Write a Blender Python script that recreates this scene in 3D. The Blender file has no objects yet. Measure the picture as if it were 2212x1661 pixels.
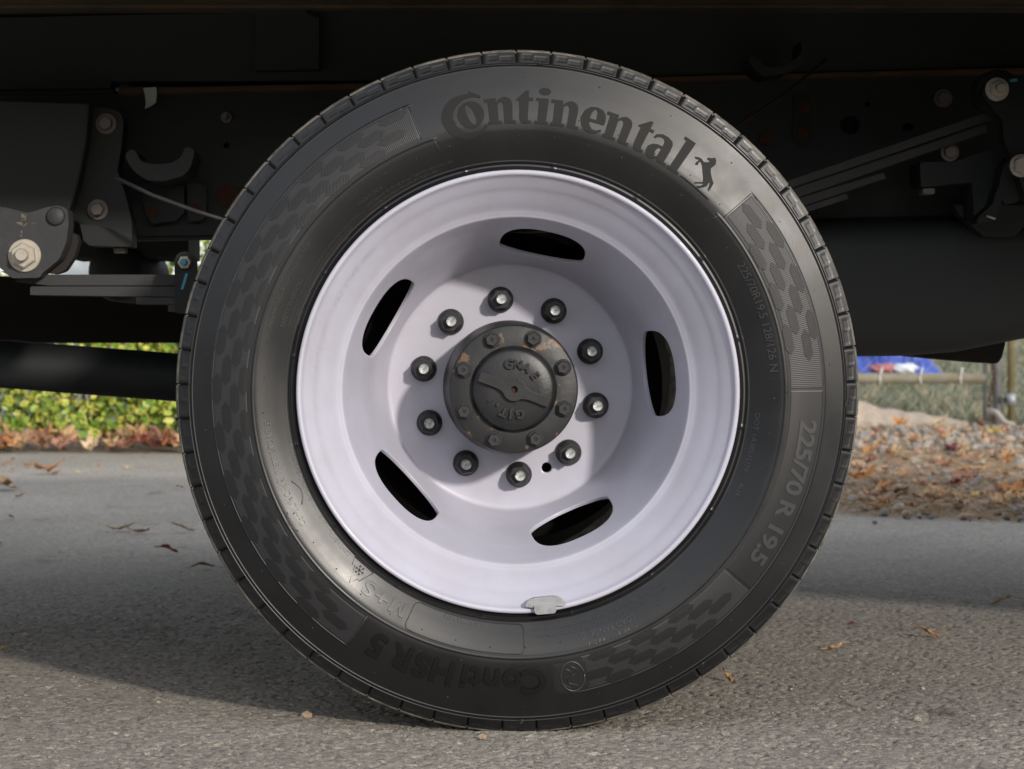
import bpy, bmesh, math, random
import numpy as np
from mathutils import Vector, Matrix

random.seed(7)
RNG = np.random.default_rng(7)
C = bpy.context.scene.collection
SC = bpy.context.scene
R = math.radians

# ------------------------------------------------------------------ camera, world, sun
CAM_H = 0.466                      # lens height above the road
FV = 4789.0                        # focal length, in units where the picture is 2212 wide
PX, PY = 905.0, 725.0              # where the line of sight straight ahead meets the picture


def P(x, y, Y):
    """picture position + distance -> point of the world (metres)"""
    return Vector(((x - PX) / FV * Y, Y, CAM_H - (y - PY) / FV * Y))


cam_d = bpy.data.cameras.new('camera')
cam = bpy.data.objects.new('camera', cam_d)
C.objects.link(cam)
cam.location = (0, 0, CAM_H)
cam.rotation_euler = (R(90), 0, 0)
cam_d.sensor_width = 36
cam_d.lens = 36 * FV / 2212
cam_d.shift_x = (1106 - PX) / 2212
cam_d.shift_y = -(830.5 - PY) / 2212
cam_d.clip_start = 0.05
cam_d.clip_end = 2000
cam_d.dof.use_dof = True
cam_d.dof.focus_distance = 2.66
cam_d.dof.aperture_fstop = 13
SC.camera = cam

SUN = Vector((0.57, -1.0, 0.40)).normalized()
world = bpy.data.worlds.new('World')
SC.world = world
world.use_nodes = True
wn = world.node_tree.nodes
wl = world.node_tree.links
bg = wn['Background']
sky = wn.new('ShaderNodeTexSky')
sky.sky_type = 'NISHITA'
sky.sun_disc = False
sky.sun_elevation = math.asin(SUN.z)
sky.sun_rotation = math.atan2(SUN.x, SUN.y)
sky.air_density = 1.0
sky.dust_density = 1.6
sky.ozone_density = 1.0
# thin high cloud: an even pale veil over the clear sky
veil = wn.new('ShaderNodeMixRGB')
veil.blend_type = 'MIX'
veil.inputs[0].default_value = 0.58
veil.inputs[2].default_value = (9.9, 10.3, 11.1, 1)
wl.new(sky.outputs[0], veil.inputs[1])
wl.new(veil.outputs[0], bg.inputs[0])
bg.inputs[1].default_value = 0.12

sun_d = bpy.data.lights.new('sun', 'SUN')
sun_d.energy = 2.5
sun_d.angle = R(3.2)
sun_d.color = (1.0, 0.93, 0.84)
sun = bpy.data.objects.new('sun', sun_d)
sun.rotation_euler = (-SUN).to_track_quat('-Z', 'Y').to_euler()
sun.location = (4, -6, 4)
C.objects.link(sun)

SC.view_settings.view_transform = 'Standard'
SC.view_settings.look = 'None'
SC.view_settings.exposure = 0.3
SC.view_settings.gamma = 1.0
SC.view_settings.use_curve_mapping = False
SC.render.engine = 'CYCLES'
SC.cycles.use_denoising = True
SC.cycles.max_bounces = 8
SC.cycles.diffuse_bounces = 4


# ------------------------------------------------------------------ materials
def mat(name, col, rough=0.6, metal=0.0, spec=0.5, noise=None, bump=None, coat=0.0, vary_rough=0.0):
    """noise=(scale, other colour, lo, hi[, detail]); bump=(scale, strength, distance)"""
    m = bpy.data.materials.new(name)
    m.use_nodes = True
    nt = m.node_tree
    n, l = nt.nodes, nt.links
    b = n['Principled BSDF']
    b.inputs['Base Color'].default_value = (*col, 1)
    b.inputs['Roughness'].default_value = rough
    b.inputs['Metallic'].default_value = metal
    b.inputs['Specular IOR Level'].default_value = spec
    b.inputs['Coat Weight'].default_value = coat
    tc = n.new('ShaderNodeTexCoord')
    if noise:
        t = n.new('ShaderNodeTexNoise')
        t.inputs['Scale'].default_value = noise[0]
        t.inputs['Detail'].default_value = noise[4] if len(noise) > 4 else 5
        t.inputs['Roughness'].default_value = 0.65
        l.new(tc.outputs['Object'], t.inputs['Vector'])
        r = n.new('ShaderNodeValToRGB')
        r.color_ramp.elements[0].position = noise[2]
        r.color_ramp.elements[0].color = (*col, 1)
        r.color_ramp.elements[1].position = noise[3]
        r.color_ramp.elements[1].color = (*noise[1], 1)
        l.new(t.outputs['Fac'], r.inputs['Fac'])
        l.new(r.outputs['Color'], b.inputs['Base Color'])
    if vary_rough:
        t2 = n.new('ShaderNodeTexNoise')
        t2.inputs['Scale'].default_value = 14
        t2.inputs['Detail'].default_value = 6
        l.new(tc.outputs['Object'], t2.inputs['Vector'])
        mr = n.new('ShaderNodeMapRange')
        mr.inputs['From Min'].default_value = 0.3
        mr.inputs['From Max'].default_value = 0.7
        mr.inputs['To Min'].default_value = rough - vary_rough
        mr.inputs['To Max'].default_value = rough + vary_rough
        l.new(t2.outputs['Fac'], mr.inputs['Value'])
        l.new(mr.outputs['Result'], b.inputs['Roughness'])
    if bump:
        t3 = n.new('ShaderNodeTexNoise')
        t3.inputs['Scale'].default_value = bump[0]
        t3.inputs['Detail'].default_value = 6
        l.new(tc.outputs['Object'], t3.inputs['Vector'])
        bp = n.new('ShaderNodeBump')
        bp.inputs['Strength'].default_value = bump[1]
        bp.inputs['Distance'].default_value = bump[2]
        l.new(t3.outputs['Fac'], bp.inputs['Height'])
        l.new(bp.outputs['Normal'], b.inputs['Normal'])
    return m


M = {}
M['rubber'] = mat('tyre_rubber', (0.0045, 0.0047, 0.0054), 0.40, spec=0.56, noise=(9, (0.0075, 0.0075, 0.008), 0.42, 0.72),
                  bump=(700, 0.12, 0.0006), vary_rough=0.07)
M['rubber_dirty'] = mat('dusty_tread_rubber', (0.075, 0.071, 0.064), 0.85, noise=(40, (0.22, 0.20, 0.165), 0.40, 0.66),
                        bump=(300, 0.4, 0.001))
M['letter_rubber'] = mat('serrated_letter_rubber', (0.013, 0.0125, 0.012), 0.7, spec=0.3)
M['letter_smooth'] = mat('smooth_letter_rubber', (0.028, 0.028, 0.030), 0.42, spec=0.7)
M['paint'] = mat('pale_lavender_wheel_paint', (0.47, 0.465, 0.545), 0.38, coat=0.12, vary_rough=0.07, noise=(11, (0.415, 0.405, 0.46), 0.40, 0.72, 9),
                 bump=(60, 0.04, 0.001))
M['nut'] = mat('black_oxide_nut', (0.020, 0.020, 0.021), 0.42, metal=0.2, noise=(120, (0.07, 0.06, 0.05), 0.55, 0.8))
M['stud'] = mat('bare_stud_end', (0.26, 0.27, 0.27), 0.5, metal=0.6, noise=(200, (0.50, 0.51, 0.51), 0.4, 0.6),
                bump=(500, 0.5, 0.001))
M['black'] = mat('black_chassis_paint', (0.0190, 0.0220, 0.0230), 0.6, spec=0.35, noise=(6, (0.026, 0.027, 0.027), 0.4, 0.75),
                 bump=(90, 0.15, 0.001))
M['black_plastic'] = mat('black_satin_cover', (0.012, 0.013, 0.0135), 0.6, spec=0.35, noise=(5, (0.016, 0.0165, 0.017), 0.35, 0.7))
M['cast'] = mat('dark_cast_steel', (0.030, 0.031, 0.034), 0.62, noise=(30, (0.05, 0.049, 0.047), 0.5, 0.8),
                bump=(220, 0.4, 0.001))
M['spring'] = mat('dark_spring_steel', (0.030, 0.030, 0.031), 0.6, noise=(18, (0.07, 0.05, 0.04), 0.58, 0.8),
                  bump=(150, 0.3, 0.001))
M['zinc'] = mat('zinc_washer', (0.50, 0.46, 0.39), 0.5, metal=0.35, noise=(60, (0.36, 0.31, 0.25), 0.5, 0.8),
                bump=(300, 0.2, 0.001))
M['zinc_dull'] = mat('dusty_bolt_steel', (0.17, 0.15, 0.135), 0.55, metal=0.3, noise=(60, (0.2, 0.17, 0.14), 0.5, 0.8))
M['rust'] = mat('rust', (0.075, 0.028, 0.013), 0.9, noise=(60, (0.04, 0.018, 0.010), 0.4, 0.7))
M['primer'] = mat('brown_spacer_wood', (0.10, 0.055, 0.03), 0.85, noise=(12, (0.06, 0.036, 0.022), 0.4, 0.7))
M['deckwood'] = mat('deck_board_wood', (0.12, 0.085, 0.05), 0.85, noise=(9, (0.06, 0.045, 0.028), 0.4, 0.7))
M['brown'] = mat('brown_undercoat', (0.012, 0.009, 0.007), 0.75, noise=(8, (0.018, 0.012, 0.009), 0.4, 0.7))
M['tape'] = mat('pale_green_tape', (0.50, 0.56, 0.48), 0.7)
M['teal'] = mat('teal_paint_mark', (0.06, 0.30, 0.42), 0.6)
M['dark'] = mat('drum_iron_and_inner_shade', (0.004, 0.004, 0.004), 0.9, spec=0.2, noise=(20, (0.012, 0.008, 0.006), 0.55, 0.75))  # drum iron; on the rim barrel it paints in the shade inside
M['weight'] = mat('grey_clip_metal', (0.27, 0.28, 0.29), 0.45, metal=0.5, noise=(90, (0.36, 0.37, 0.38), 0.42, 0.62),
                  bump=(400, 0.3, 0.0006))
M['galv'] = mat('galvanised_pipe', (0.38, 0.40, 0.42), 0.5, metal=0.4, noise=(14, (0.26, 0.27, 0.28), 0.4, 0.7))
M['olive'] = mat('olive_painted_pipe', (0.20, 0.17, 0.085), 0.6, noise=(14, (0.28, 0.24, 0.14), 0.45, 0.7))
M['wire'] = mat('fence_wire', (0.24, 0.25, 0.23), 0.5, metal=0.4)
M['white_wire'] = mat('white_tie', (0.75, 0.74, 0.70), 0.6)
M['chalk'] = mat('chalk', (0.16, 0.14, 0.11), 0.95, noise=(300, (0.04, 0.04, 0.042), 0.45, 0.55))
M['white'] = mat('white_panel_paint', (0.72, 0.76, 0.80), 0.5)


def hub_material():
    m = mat('worn_hub_paint', (0.030, 0.031, 0.033), 0.5, bump=(120, 0.25, 0.0015))
    nt = m.node_tree
    n, l = nt.nodes, nt.links
    b = n['Principled BSDF']
    tc = n.new('ShaderNodeTexCoord')
    t = n.new('ShaderNodeTexNoise')
    t.inputs['Scale'].default_value = 33
    t.inputs['Detail'].default_value = 8
    t.inputs['Roughness'].default_value = 0.6
    l.new(tc.outputs['Object'], t.inputs['Vector'])
    r = n.new('ShaderNodeValToRGB')
    e = r.color_ramp.elements
    e[0].position = 0.0
    e[0].color = (0.010, 0.0105, 0.0118, 1)
    e[1].position = 0.59
    e[1].color = (0.018, 0.018, 0.018, 1)
    for p_, c_ in ((0.61, (0.13, 0.085, 0.05)), (0.65, (0.15, 0.07, 0.032)), (0.75, (0.11, 0.05, 0.024))):
        q = e.new(p_)
        q.color = (*c_, 1)
    l.new(t.outputs['Fac'], r.inputs['Fac'])
    l.new(r.outputs['Color'], b.inputs['Base Color'])
    return m


M['hub'] = hub_material()
M['hub_bolt'] = mat('hub_bolt_paint', (0.012, 0.0125, 0.014), 0.5, noise=(90, (0.16, 0.075, 0.035), 0.62, 0.72), bump=(200, 0.3, 0.001))
M['tank'] = mat('satin_grey_tank', (0.048, 0.052, 0.055), 0.6, spec=0.4, noise=(5, (0.042, 0.045, 0.046), 0.35, 0.7))
M['hub_plain'] = mat('hub_cover_paint', (0.011, 0.0115, 0.0128), 0.42, noise=(60, (0.019, 0.0185, 0.018), 0.5, 0.8),
                     bump=(260, 0.22, 0.0008), vary_rough=0.08)


def rib_material(name, col, count, twist, strength, rough=0.55):
    """fine moulded serrations, running across the sidewall (twist = 0) or slanted"""
    m = mat(name, col, rough)
    nt = m.node_tree
    n, l = nt.nodes, nt.links
    b = n['Principled BSDF']
    tc = n.new('ShaderNodeTexCoord')
    sp = n.new('ShaderNodeSeparateXYZ')
    l.new(tc.outputs['Object'], sp.inputs[0])
    at = n.new('ShaderNodeMath')
    at.operation = 'ARCTAN2'
    l.new(sp.outputs['Z'], at.inputs[0])
    l.new(sp.outputs['X'], at.inputs[1])
    ml = n.new('ShaderNodeMath')
    ml.operation = 'MULTIPLY'
    ml.inputs[1].default_value = count
    l.new(at.outputs[0], ml.inputs[0])
    le = n.new('ShaderNodeVectorMath')
    le.operation = 'LENGTH'
    l.new(tc.outputs['Object'], le.inputs[0])
    tw = n.new('ShaderNodeMath')
    tw.operation = 'MULTIPLY_ADD'
    tw.inputs[1].default_value = twist
    l.new(le.outputs['Value'], tw.inputs[0])
    l.new(ml.outputs[0], tw.inputs[2])
    sn = n.new('ShaderNodeMath')
    sn.operation = 'SINE'
    l.new(tw.outputs[0], sn.inputs[0])
    bp = n.new('ShaderNodeBump')
    bp.inputs['Strength'].default_value = strength
    bp.inputs['Distance'].default_value = 0.0004
    l.new(sn.outputs[0], bp.inputs['Height'])
    l.new(bp.outputs['Normal'], b.inputs['Normal'])
    return m


M['ribs'] = rib_material('ribbed_sidewall_rubber', (0.0185, 0.0185, 0.020), 960, 0, 0.22, 0.50)
M['hatch'] = rib_material('hatched_sidewall_rubber', (0.0045, 0.0045, 0.005), 900, 2600, 0.2, 0.55)


M['fine'] = rib_material('finely_hatched_sidewall_rubber', (0.009, 0.009, 0.0098), 900, 2600, 0.12, 0.45)


def asphalt_material():
    m = bpy.data.materials.new('asphalt')
    m.use_nodes = True
    nt = m.node_tree
    n, l = nt.nodes, nt.links
    b = n['Principled BSDF']
    b.inputs['Roughness'].default_value = 0.82
    b.inputs['Specular IOR Level'].default_value = 0.35
    tc = n.new('ShaderNodeTexCoord')
    vo = n.new('ShaderNodeTexVoronoi')
    vo.inputs['Scale'].default_value = 175
    l.new(tc.outputs['Object'], vo.inputs['Vector'])
    r = n.new('ShaderNodeValToRGB')
    e = r.color_ramp.elements
    e[0].position = 0
    e[0].color = (0.150, 0.135, 0.118, 1)
    e[1].position = 1
    e[1].color = (0.44, 0.39, 0.325, 1)
    q = e.new(0.25); q.color = (0.245, 0.220, 0.188, 1)
    q = e.new(0.55); q.color = (0.285, 0.256, 0.217, 1)
    q = e.new(0.9); q.color = (0.315, 0.283, 0.24, 1)
    sep = n.new('ShaderNodeSeparateColor')
    l.new(vo.outputs['Color'], sep.inputs[0])
    l.new(sep.outputs[0], r.inputs['Fac'])
    no = n.new('ShaderNodeTexNoise')
    no.inputs['Scale'].default_value = 1.3
    no.inputs['Detail'].default_value = 8
    no.inputs['Roughness'].default_value = 0.6
    l.new(tc.outputs['Object'], no.inputs['Vector'])
    mr = n.new('ShaderNodeMapRange')
    mr.inputs['From Min'].default_value = 0.3
    mr.inputs['From Max'].default_value = 0.7
    mr.inputs['To Min'].default_value = 0.82
    mr.inputs['To Max'].default_value = 1.15
    l.new(no.outputs['Fac'], mr.inputs['Value'])
    nf = n.new('ShaderNodeTexNoise')
    nf.inputs['Scale'].default_value = 420
    nf.inputs['Detail'].default_value = 4
    l.new(tc.outputs['Object'], nf.inputs['Vector'])
    mr2 = n.new('ShaderNodeMapRange')
    mr2.inputs['From Min'].default_value = 0.3
    mr2.inputs['From Max'].default_value = 0.7
    mr2.inputs['To Min'].default_value = 0.75
    mr2.inputs['To Max'].default_value = 1.25
    l.new(nf.outputs['Fac'], mr2.inputs['Value'])
    mm = n.new('ShaderNodeMath'); mm.operation = 'MULTIPLY'
    l.new(mr.outputs[0], mm.inputs[0]); l.new(mr2.outputs[0], mm.inputs[1])
    # oil spots and scuffs with edges of their own
    ns = n.new('ShaderNodeTexNoise')
    ns.inputs['Scale'].default_value = 5.5
    ns.inputs['Detail'].default_value = 9
    ns.inputs['Roughness'].default_value = 0.62
    mp = n.new('ShaderNodeMapping')
    mp.inputs['Scale'].default_value = (1.0, 0.55, 1.0)
    mp.inputs['Location'].default_value = (0.37, 1.9, 0)
    l.new(tc.outputs['Object'], mp.inputs['Vector'])
    l.new(mp.outputs[0], ns.inputs['Vector'])
    ms = n.new('ShaderNodeMapRange')
    ms.inputs['From Min'].default_value = 0.62
    ms.inputs['From Max'].default_value = 0.72
    ms.inputs['To Min'].default_value = 1.0
    ms.inputs['To Max'].default_value = 0.45
    l.new(ns.outputs['Fac'], ms.inputs['Value'])
    mm2 = n.new('ShaderNodeMath'); mm2.operation = 'MULTIPLY'
    l.new(mm.outputs[0], mm2.inputs[0]); l.new(ms.outputs[0], mm2.inputs[1])
    mm = mm2
    mx = n.new('ShaderNodeVectorMath'); mx.operation = 'SCALE'
    l.new(r.outputs['Color'], mx.inputs[0]); l.new(mm.outputs[0], mx.inputs['Scale'])
    l.new(mx.outputs[0], b.inputs['Base Color'])
    bp = n.new('ShaderNodeBump')
    bp.inputs['Strength'].default_value = 0.75
    bp.inputs['Distance'].default_value = 0.003
    l.new(nf.outputs['Fac'], bp.inputs['Height'])
    l.new(bp.outputs['Normal'], b.inputs['Normal'])
    return m


M['asphalt'] = asphalt_material()
M['soil'] = mat('dry_soil', (0.15, 0.105, 0.07), 0.95, noise=(14, (0.25, 0.19, 0.13), 0.35, 0.7, 10),
                bump=(40, 0.9, 0.02))
M['grassland'] = mat('dull_grass_ground', (0.14, 0.16, 0.10), 0.95, noise=(6, (0.26, 0.23, 0.17), 0.35, 0.7, 10),
                     bump=(30, 0.9, 0.03))


# ------------------------------------------------------------------ object helpers
def link(name, me, m=None, parent=None, loc=None, smooth=False):
    o = bpy.data.objects.new(name, me)
    C.objects.link(o)
    if m is not None and not me.materials:
        for q in (m if isinstance(m, (list, tuple)) else [m]):
            me.materials.append(q)
    if parent is not None:
        o.parent = parent
    if loc is not None:
        o.location = loc
    if smooth:
        me.polygons.foreach_set('use_smooth', [True] * len(me.polygons))
    return o


def empty(name, loc=(0, 0, 0), parent=None):
    o = bpy.data.objects.new(name, None)
    o.empty_display_size = 0.1
    C.objects.link(o)
    o.location = loc
    if parent is not None:
        o.parent = parent
    return o


def tag(o, label=None, cat=None, group=None, kind=None):
    if label:
        o['label'] = label
    if cat:
        o['category'] = cat
    if group:
        o['group'] = group
    if kind:
        o['kind'] = kind
    return o


def pydata(name, v, f):
    me = bpy.data.meshes.new(name)
    me.from_pydata([tuple(q) for q in v], [], f)
    me.update()
    return me


def npmesh(name, v, quads):
    me = bpy.data.meshes.new(name)
    v = np.asarray(v, dtype=np.float32)
    q = np.asarray(quads, dtype=np.int32)
    k = q.shape[1]
    me.vertices.add(len(v))
    me.vertices.foreach_set('co', v.ravel())
    me.loops.add(q.size)
    me.loops.foreach_set('vertex_index', q.ravel())
    me.polygons.add(len(q))
    me.polygons.foreach_set('loop_start', np.arange(0, q.size, k, dtype=np.int32))
    me.polygons.foreach_set('loop_total', np.full(len(q), k, dtype=np.int32))
    me.update(calc_edges=True)
    me.validate()
    return me


def bevel(o, w=0.002, seg=2, angle=35):
    b = o.modifiers.new('bevel', 'BEVEL')
    b.width = w
    b.segments = seg
    b.limit_method = 'ANGLE'
    b.angle_limit = R(angle)
    return o


def curve_mesh(splines, extrude=0.0):
    """closed 2D outlines (even-odd filled) -> mesh in the local XY plane, extruded along Z"""
    cu = bpy.data.curves.new('outline', 'CURVE')
    cu.dimensions = '2D'
    cu.fill_mode = 'BOTH'
    cu.extrude = extrude
    for pts in splines:
        s = cu.splines.new('POLY')
        s.points.add(len(pts) - 1)
        for i, p in enumerate(pts):
            s.points[i].co = (p[0], p[1], 0, 1)
        s.use_cyclic_u = True
    o = bpy.data.objects.new('outline', cu)
    me = bpy.data.meshes.new_from_object(o)
    bpy.data.objects.remove(o)
    bpy.data.curves.remove(cu)
    return me


def text_mesh(body, size, extrude=0.0, offset=0.0, space=1.0):
    cu = bpy.data.curves.new('words', 'FONT')
    cu.body = body
    cu.size = size
    cu.extrude = extrude
    cu.offset = offset
    cu.align_x = 'CENTER'
    cu.resolution_u = 4
    cu.space_character = space
    cu.fill_mode = 'BOTH'
    o = bpy.data.objects.new('words', cu)
    me = bpy.data.meshes.new_from_object(o)
    bpy.data.objects.remove(o)
    bpy.data.curves.remove(cu)
    return me


def rounded(pts, r=6, n=4):
    """round the corners of a picture-space outline"""
    out = []
    k = len(pts)
    for i in range(k):
        a, b, c = Vector(pts[i - 1]), Vector(pts[i]), Vector(pts[(i + 1) % k])
        d1, d2 = (a - b), (c - b)
        q = min(r, d1.length * 0.45, d2.length * 0.45)
        p1, p2 = b + d1.normalized() * q, b + d2.normalized() * q
        for j in range(n + 1):
            t = j / n
            out.append(tuple((1 - t) ** 2 * p1 + 2 * t * (1 - t) * b + t * t * p2))
    return out


def slab(name, pts, Y, depth, m, parent, holes=(), bev=0.0015, rnd=0):
    """plate whose outline is known in the picture, standing at distance Y, depth metres thick (away from us)"""
    if rnd:
        pts = rounded(pts, rnd)
    sp = []
    for q in [pts] + list(holes):
        sp.append([(P(x, y, Y).x, P(x, y, Y).z) for x, y in q])
    me = curve_mesh(sp, depth / 2)
    me.transform(Matrix(((1, 0, 0, 0), (0, 0, 1, Y + depth / 2), (0, 1, 0, 0), (0, 0, 0, 1))))
    me.flip_normals()
    bm = bmesh.new(); bm.from_mesh(me)
    bmesh.ops.remove_doubles(bm, verts=bm.verts, dist=1e-6)
    bmesh.ops.recalc_face_normals(bm, faces=bm.faces)
    bm.to_mesh(me); bm.free()
    o = link(name, me, m, parent)
    if bev:
        bevel(o, bev)
    return o


def box(name, x0, x1, y0, y1, z0, z1, m, parent=None, bev=0.0, rot=None):
    v = [(x, y, z) for x in (x0, x1) for y in (y0, y1) for z in (z0, z1)]
    f = [(0, 1, 3, 2), (4, 6, 7, 5), (0, 4, 5, 1), (2, 3, 7, 6), (0, 2, 6, 4), (1, 5, 7, 3)]
    o = link(name, pydata(name, v, f), m, parent)
    if bev:
        bevel(o, bev)
    return o


def revolve(name, prof, cx, cz, y0, m, parent=None, n=64, cap=True, hexa=None, smooth=True):
    """prof = [(radius, distance behind y0)] from front centre outwards; axis along Y"""
    v, f = [], []
    ang = [2 * math.pi * i / n for i in range(n)]
    for r, d in prof:
        for a in ang:
            v.append((cx + r * math.cos(a), y0 + d, cz + r * math.sin(a)))
    for j in range(len(prof) - 1):
        for i in range(n):
            a, b = j * n + i, j * n + (i + 1) % n
            f.append((a, b, b + n, a + n))
    if cap:
        f.append(tuple(reversed(range(n))))
        k = (len(prof) - 1) * n
        f.append(tuple(range(k, k + n)))
    me = pydata(name, v, f)
    bm = bmesh.new(); bm.from_mesh(me)
    bmesh.ops.recalc_face_normals(bm, faces=bm.faces)
    bm.to_mesh(me); bm.free()
    if smooth:
        me.polygons.foreach_set('use_smooth', [len(p.vertices) == 4 for p in me.polygons])
    return link(name, me, m, parent)


def set_sharp(o, deg=35):
    me = o.data
    bm = bmesh.new(); bm.from_mesh(me)
    for e in bm.edges:
        if len(e.link_faces) == 2 and e.calc_face_angle(0) > R(deg):
            e.smooth = False
    bm.to_mesh(me); bm.free()
    return o


def tube(name, pts, rad, m, parent=None, n=12, radii=None):
    pts = [Vector(p) for p in pts]
    v, f = [], []
    for i, p in enumerate(pts):
        t = (pts[min(i + 1, len(pts) - 1)] - pts[max(i - 1, 0)]).normalized()
        a = t.cross(Vector((0.13, 0.31, 1))).normalized()
        b = t.cross(a)
        r = radii[i] if radii else rad
        for k in range(n):
            q = 2 * math.pi * k / n
            v.append(p + (a * math.cos(q) + b * math.sin(q)) * r)
    for i in range(len(pts) - 1):
        for k in range(n):
            a, b = i * n + k, i * n + (k + 1) % n
            f.append((a, b, b + n, a + n))
    f.append(tuple(reversed(range(n))))
    f.append(tuple(range((len(pts) - 1) * n, len(pts) * n)))
    me = pydata(name, v, f)
    bm = bmesh.new(); bm.from_mesh(me)
    bmesh.ops.recalc_face_normals(bm, faces=bm.faces)
    bm.to_mesh(me); bm.free()
    me.polygons.foreach_set('use_smooth', [len(p.vertices) == 4 for p in me.polygons])
    return link(name, me, m, parent)


def spline(pts, x):
    """smooth interpolation of y(x) through pts (monotone x), vectorised"""
    xs = np.array([p[0] for p in pts], float)
    ys = np.array([p[1] for p in pts], float)
    h = np.diff(xs)
    d = np.diff(ys) / h
    mt = np.empty(len(xs))
    mt[0], mt[-1] = d[0], d[-1]
    for i in range(1, len(xs) - 1):
        mt[i] = 0 if d[i - 1] * d[i] <= 0 else 2 * d[i - 1] * d[i] / (d[i - 1] + d[i])
    x = np.clip(np.asarray(x, float), xs[0], xs[-1])
    k = np.clip(np.searchsorted(xs, x) - 1, 0, len(xs) - 2)
    t = (x - xs[k]) / h[k]
    return ((2 * t**3 - 3 * t**2 + 1) * ys[k] + (t**3 - 2 * t**2 + t) * h[k] * mt[k]
            + (-2 * t**3 + 3 * t**2) * ys[k + 1] + (t**3 - t**2) * h[k] * mt[k + 1])


# ------------------------------------------------------------------ ground
def value_noise(x, y, seed):
    xi, yi = np.floor(x).astype(np.int64), np.floor(y).astype(np.int64)
    xf, yf = x - xi, y - yi
    u, v = xf * xf * (3 - 2 * xf), yf * yf * (3 - 2 * yf)

    def h(a, b):
        q = (a * 374761393 + b * 668265263 + seed * 974634777) & 0xFFFFFFFF
        q = ((q ^ (q >> 13)) * 1274126177) & 0xFFFFFFFF
        q = q ^ (q >> 16)
        return (q & 0xFFFF) / 65535.0
    return ((h(xi, yi) * (1 - u) + h(xi + 1, yi) * u) * (1 - v)
            + (h(xi, yi + 1) * (1 - u) + h(xi + 1, yi + 1) * u) * v)


def asphalt_height(x, y):
    # rough aggregate: flat-topped stones with pits between them
    n1 = value_noise(x / 0.0062, y / 0.0062, 1)
    n2 = value_noise(x / 0.0035, y / 0.0035, 2)
    n3 = value_noise(x / 0.014, y / 0.014, 3)
    n4 = value_noise(x / 0.35, y / 0.35, 4)
    s = 0.62 * n1 + 0.2 * n2 + 0.28 * n3
    return 0.0092 * (np.minimum(s, 0.56) - 0.56) + 0.0006 * n2 * 1.0 + 0.004 * (n4 - 0.5) * 0.3


def build_asphalt():
    # nearest road: real relief; cells grow with distance
    Ys = [1.7]
    while Ys[-1] < 4.6:
        Ys.append(Ys[-1] + 0.0032 * (Ys[-1] / 2.5) ** 2)
    Ys = np.array(Ys)
    nx = 800
    v, rows = [], len(Ys)
    U = np.linspace(-0.27, 0.36, nx)
    X = np.outer(Ys, U)
    Y = np.repeat(Ys[:, None], nx, 1)
    Z = asphalt_height(X, Y)
    def ease(t):
        t = np.clip(t, 0, 1)
        return t * t * (3 - 2 * t)
    UU = np.repeat(U[None, :], rows, 0)
    fade = ease((4.6 - Y) / 0.9) * ease((Y - 1.7) / 0.45) * ease((UU + 0.27) / 0.05) * ease((0.36 - UU) / 0.06)
    Z = Z * fade - 0.0034 * (1 - ease(np.minimum(np.minimum((4.6 - Y) / 0.3, (Y - 1.7) / 0.15), np.minimum((UU + 0.27) / 0.02, (0.36 - UU) / 0.02))))
    V = np.stack([X, Y, Z], -1).reshape(-1, 3)
    i = np.arange(rows - 1)[:, None] * nx + np.arange(nx - 1)[None, :]
    q = np.stack([i, i + 1, i + nx + 1, i + nx], -1).reshape(-1, 4)
    me = npmesh('road_surface', V, q)
    o = link('road', me, M['asphalt'], smooth=True)
    tag(o, kind='structure')
    # rest of the road, sheets butted around the relief patch 4 mm lower
    pts = [(-40, -30), (40, -30), (40, 5.3), (6, 5.35), (2.2, 5.5), (1.55, 5.6), (1.1, 5.85), (0.6, 6.6), (0.2, 8.7),
           (-0.6, 8.95), (-1.2, 8.85), (-1.6, 9.0), (-2.2, 8.9), (-6, 9.05), (-40, 9.0)]
    me2 = bpy.data.meshes.new('road_outer')
    bm = bmesh.new()
    vs = [bm.verts.new((x, y, -0.004)) for x, y in pts]
    bm.faces.new(vs)
    bmesh.ops.recalc_face_normals(bm, faces=bm.faces)
    bmesh.ops.triangulate(bm, faces=bm.faces)
    if bm.faces[0].normal.z < 0 if hasattr(bm.faces, 'ensure_lookup_table') and not bm.faces.ensure_lookup_table() else False:
        bmesh.ops.reverse_faces(bm, faces=bm.faces)
    bm.to_mesh(me2); bm.free()
    o2 = link('road_outer', me2, M['asphalt'], o)
    g = link('ground', pydata('ground', [(-900, -900, -0.010), (900, -900, -0.010), (900, 1500, -0.010), (-900, 1500, -0.010)],
                              [(0, 1, 2, 3)]), M['grassland'])
    tag(g, kind='structure')
    # strip of bare soil under hedge and gravel
    soil = [(-12, 8.8), (-2.2, 8.75), (-1.2, 8.7), (-0.3, 8.8), (0.15, 8.5), (0.55, 6.5), (1.0, 5.75), (1.5, 5.5), (2.3, 5.4),
            (8, 5.3), (12, 5.2), (12, 11.9), (2, 12.0), (-12, 11.8)]
    bm = bmesh.new()
    vs = [bm.verts.new((x, y, -0.0062)) for x, y in soil]
    bm.faces.new(vs)
    bmesh.ops.triangulate(bm, faces=bm.faces)
    me3 = bpy.data.meshes.new('verge')
    bm.to_mesh(me3); bm.free()
    s = link('verge', me3, M['soil'])
    tag(s, kind='structure')
    return o


build_asphalt()

# ------------------------------------------------------------------ the truck
truck = empty('truck', (0.116, 2.7, 0))
tag(truck, 'black truck chassis with lavender painted dual rear wheel, leaf springs and wooden deck', 'truck')
TI = truck.matrix_basis.inverted()


class _T:
    pass


def part(name, parent=None):
    """an empty part at the world origin under the truck"""
    e = empty(name, (0, 0, 0), parent or truck)
    if parent is None or parent is truck:
        e.matrix_parent_inverse = Matrix.Translation((-0.116, -2.7, 0))
    return e


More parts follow.
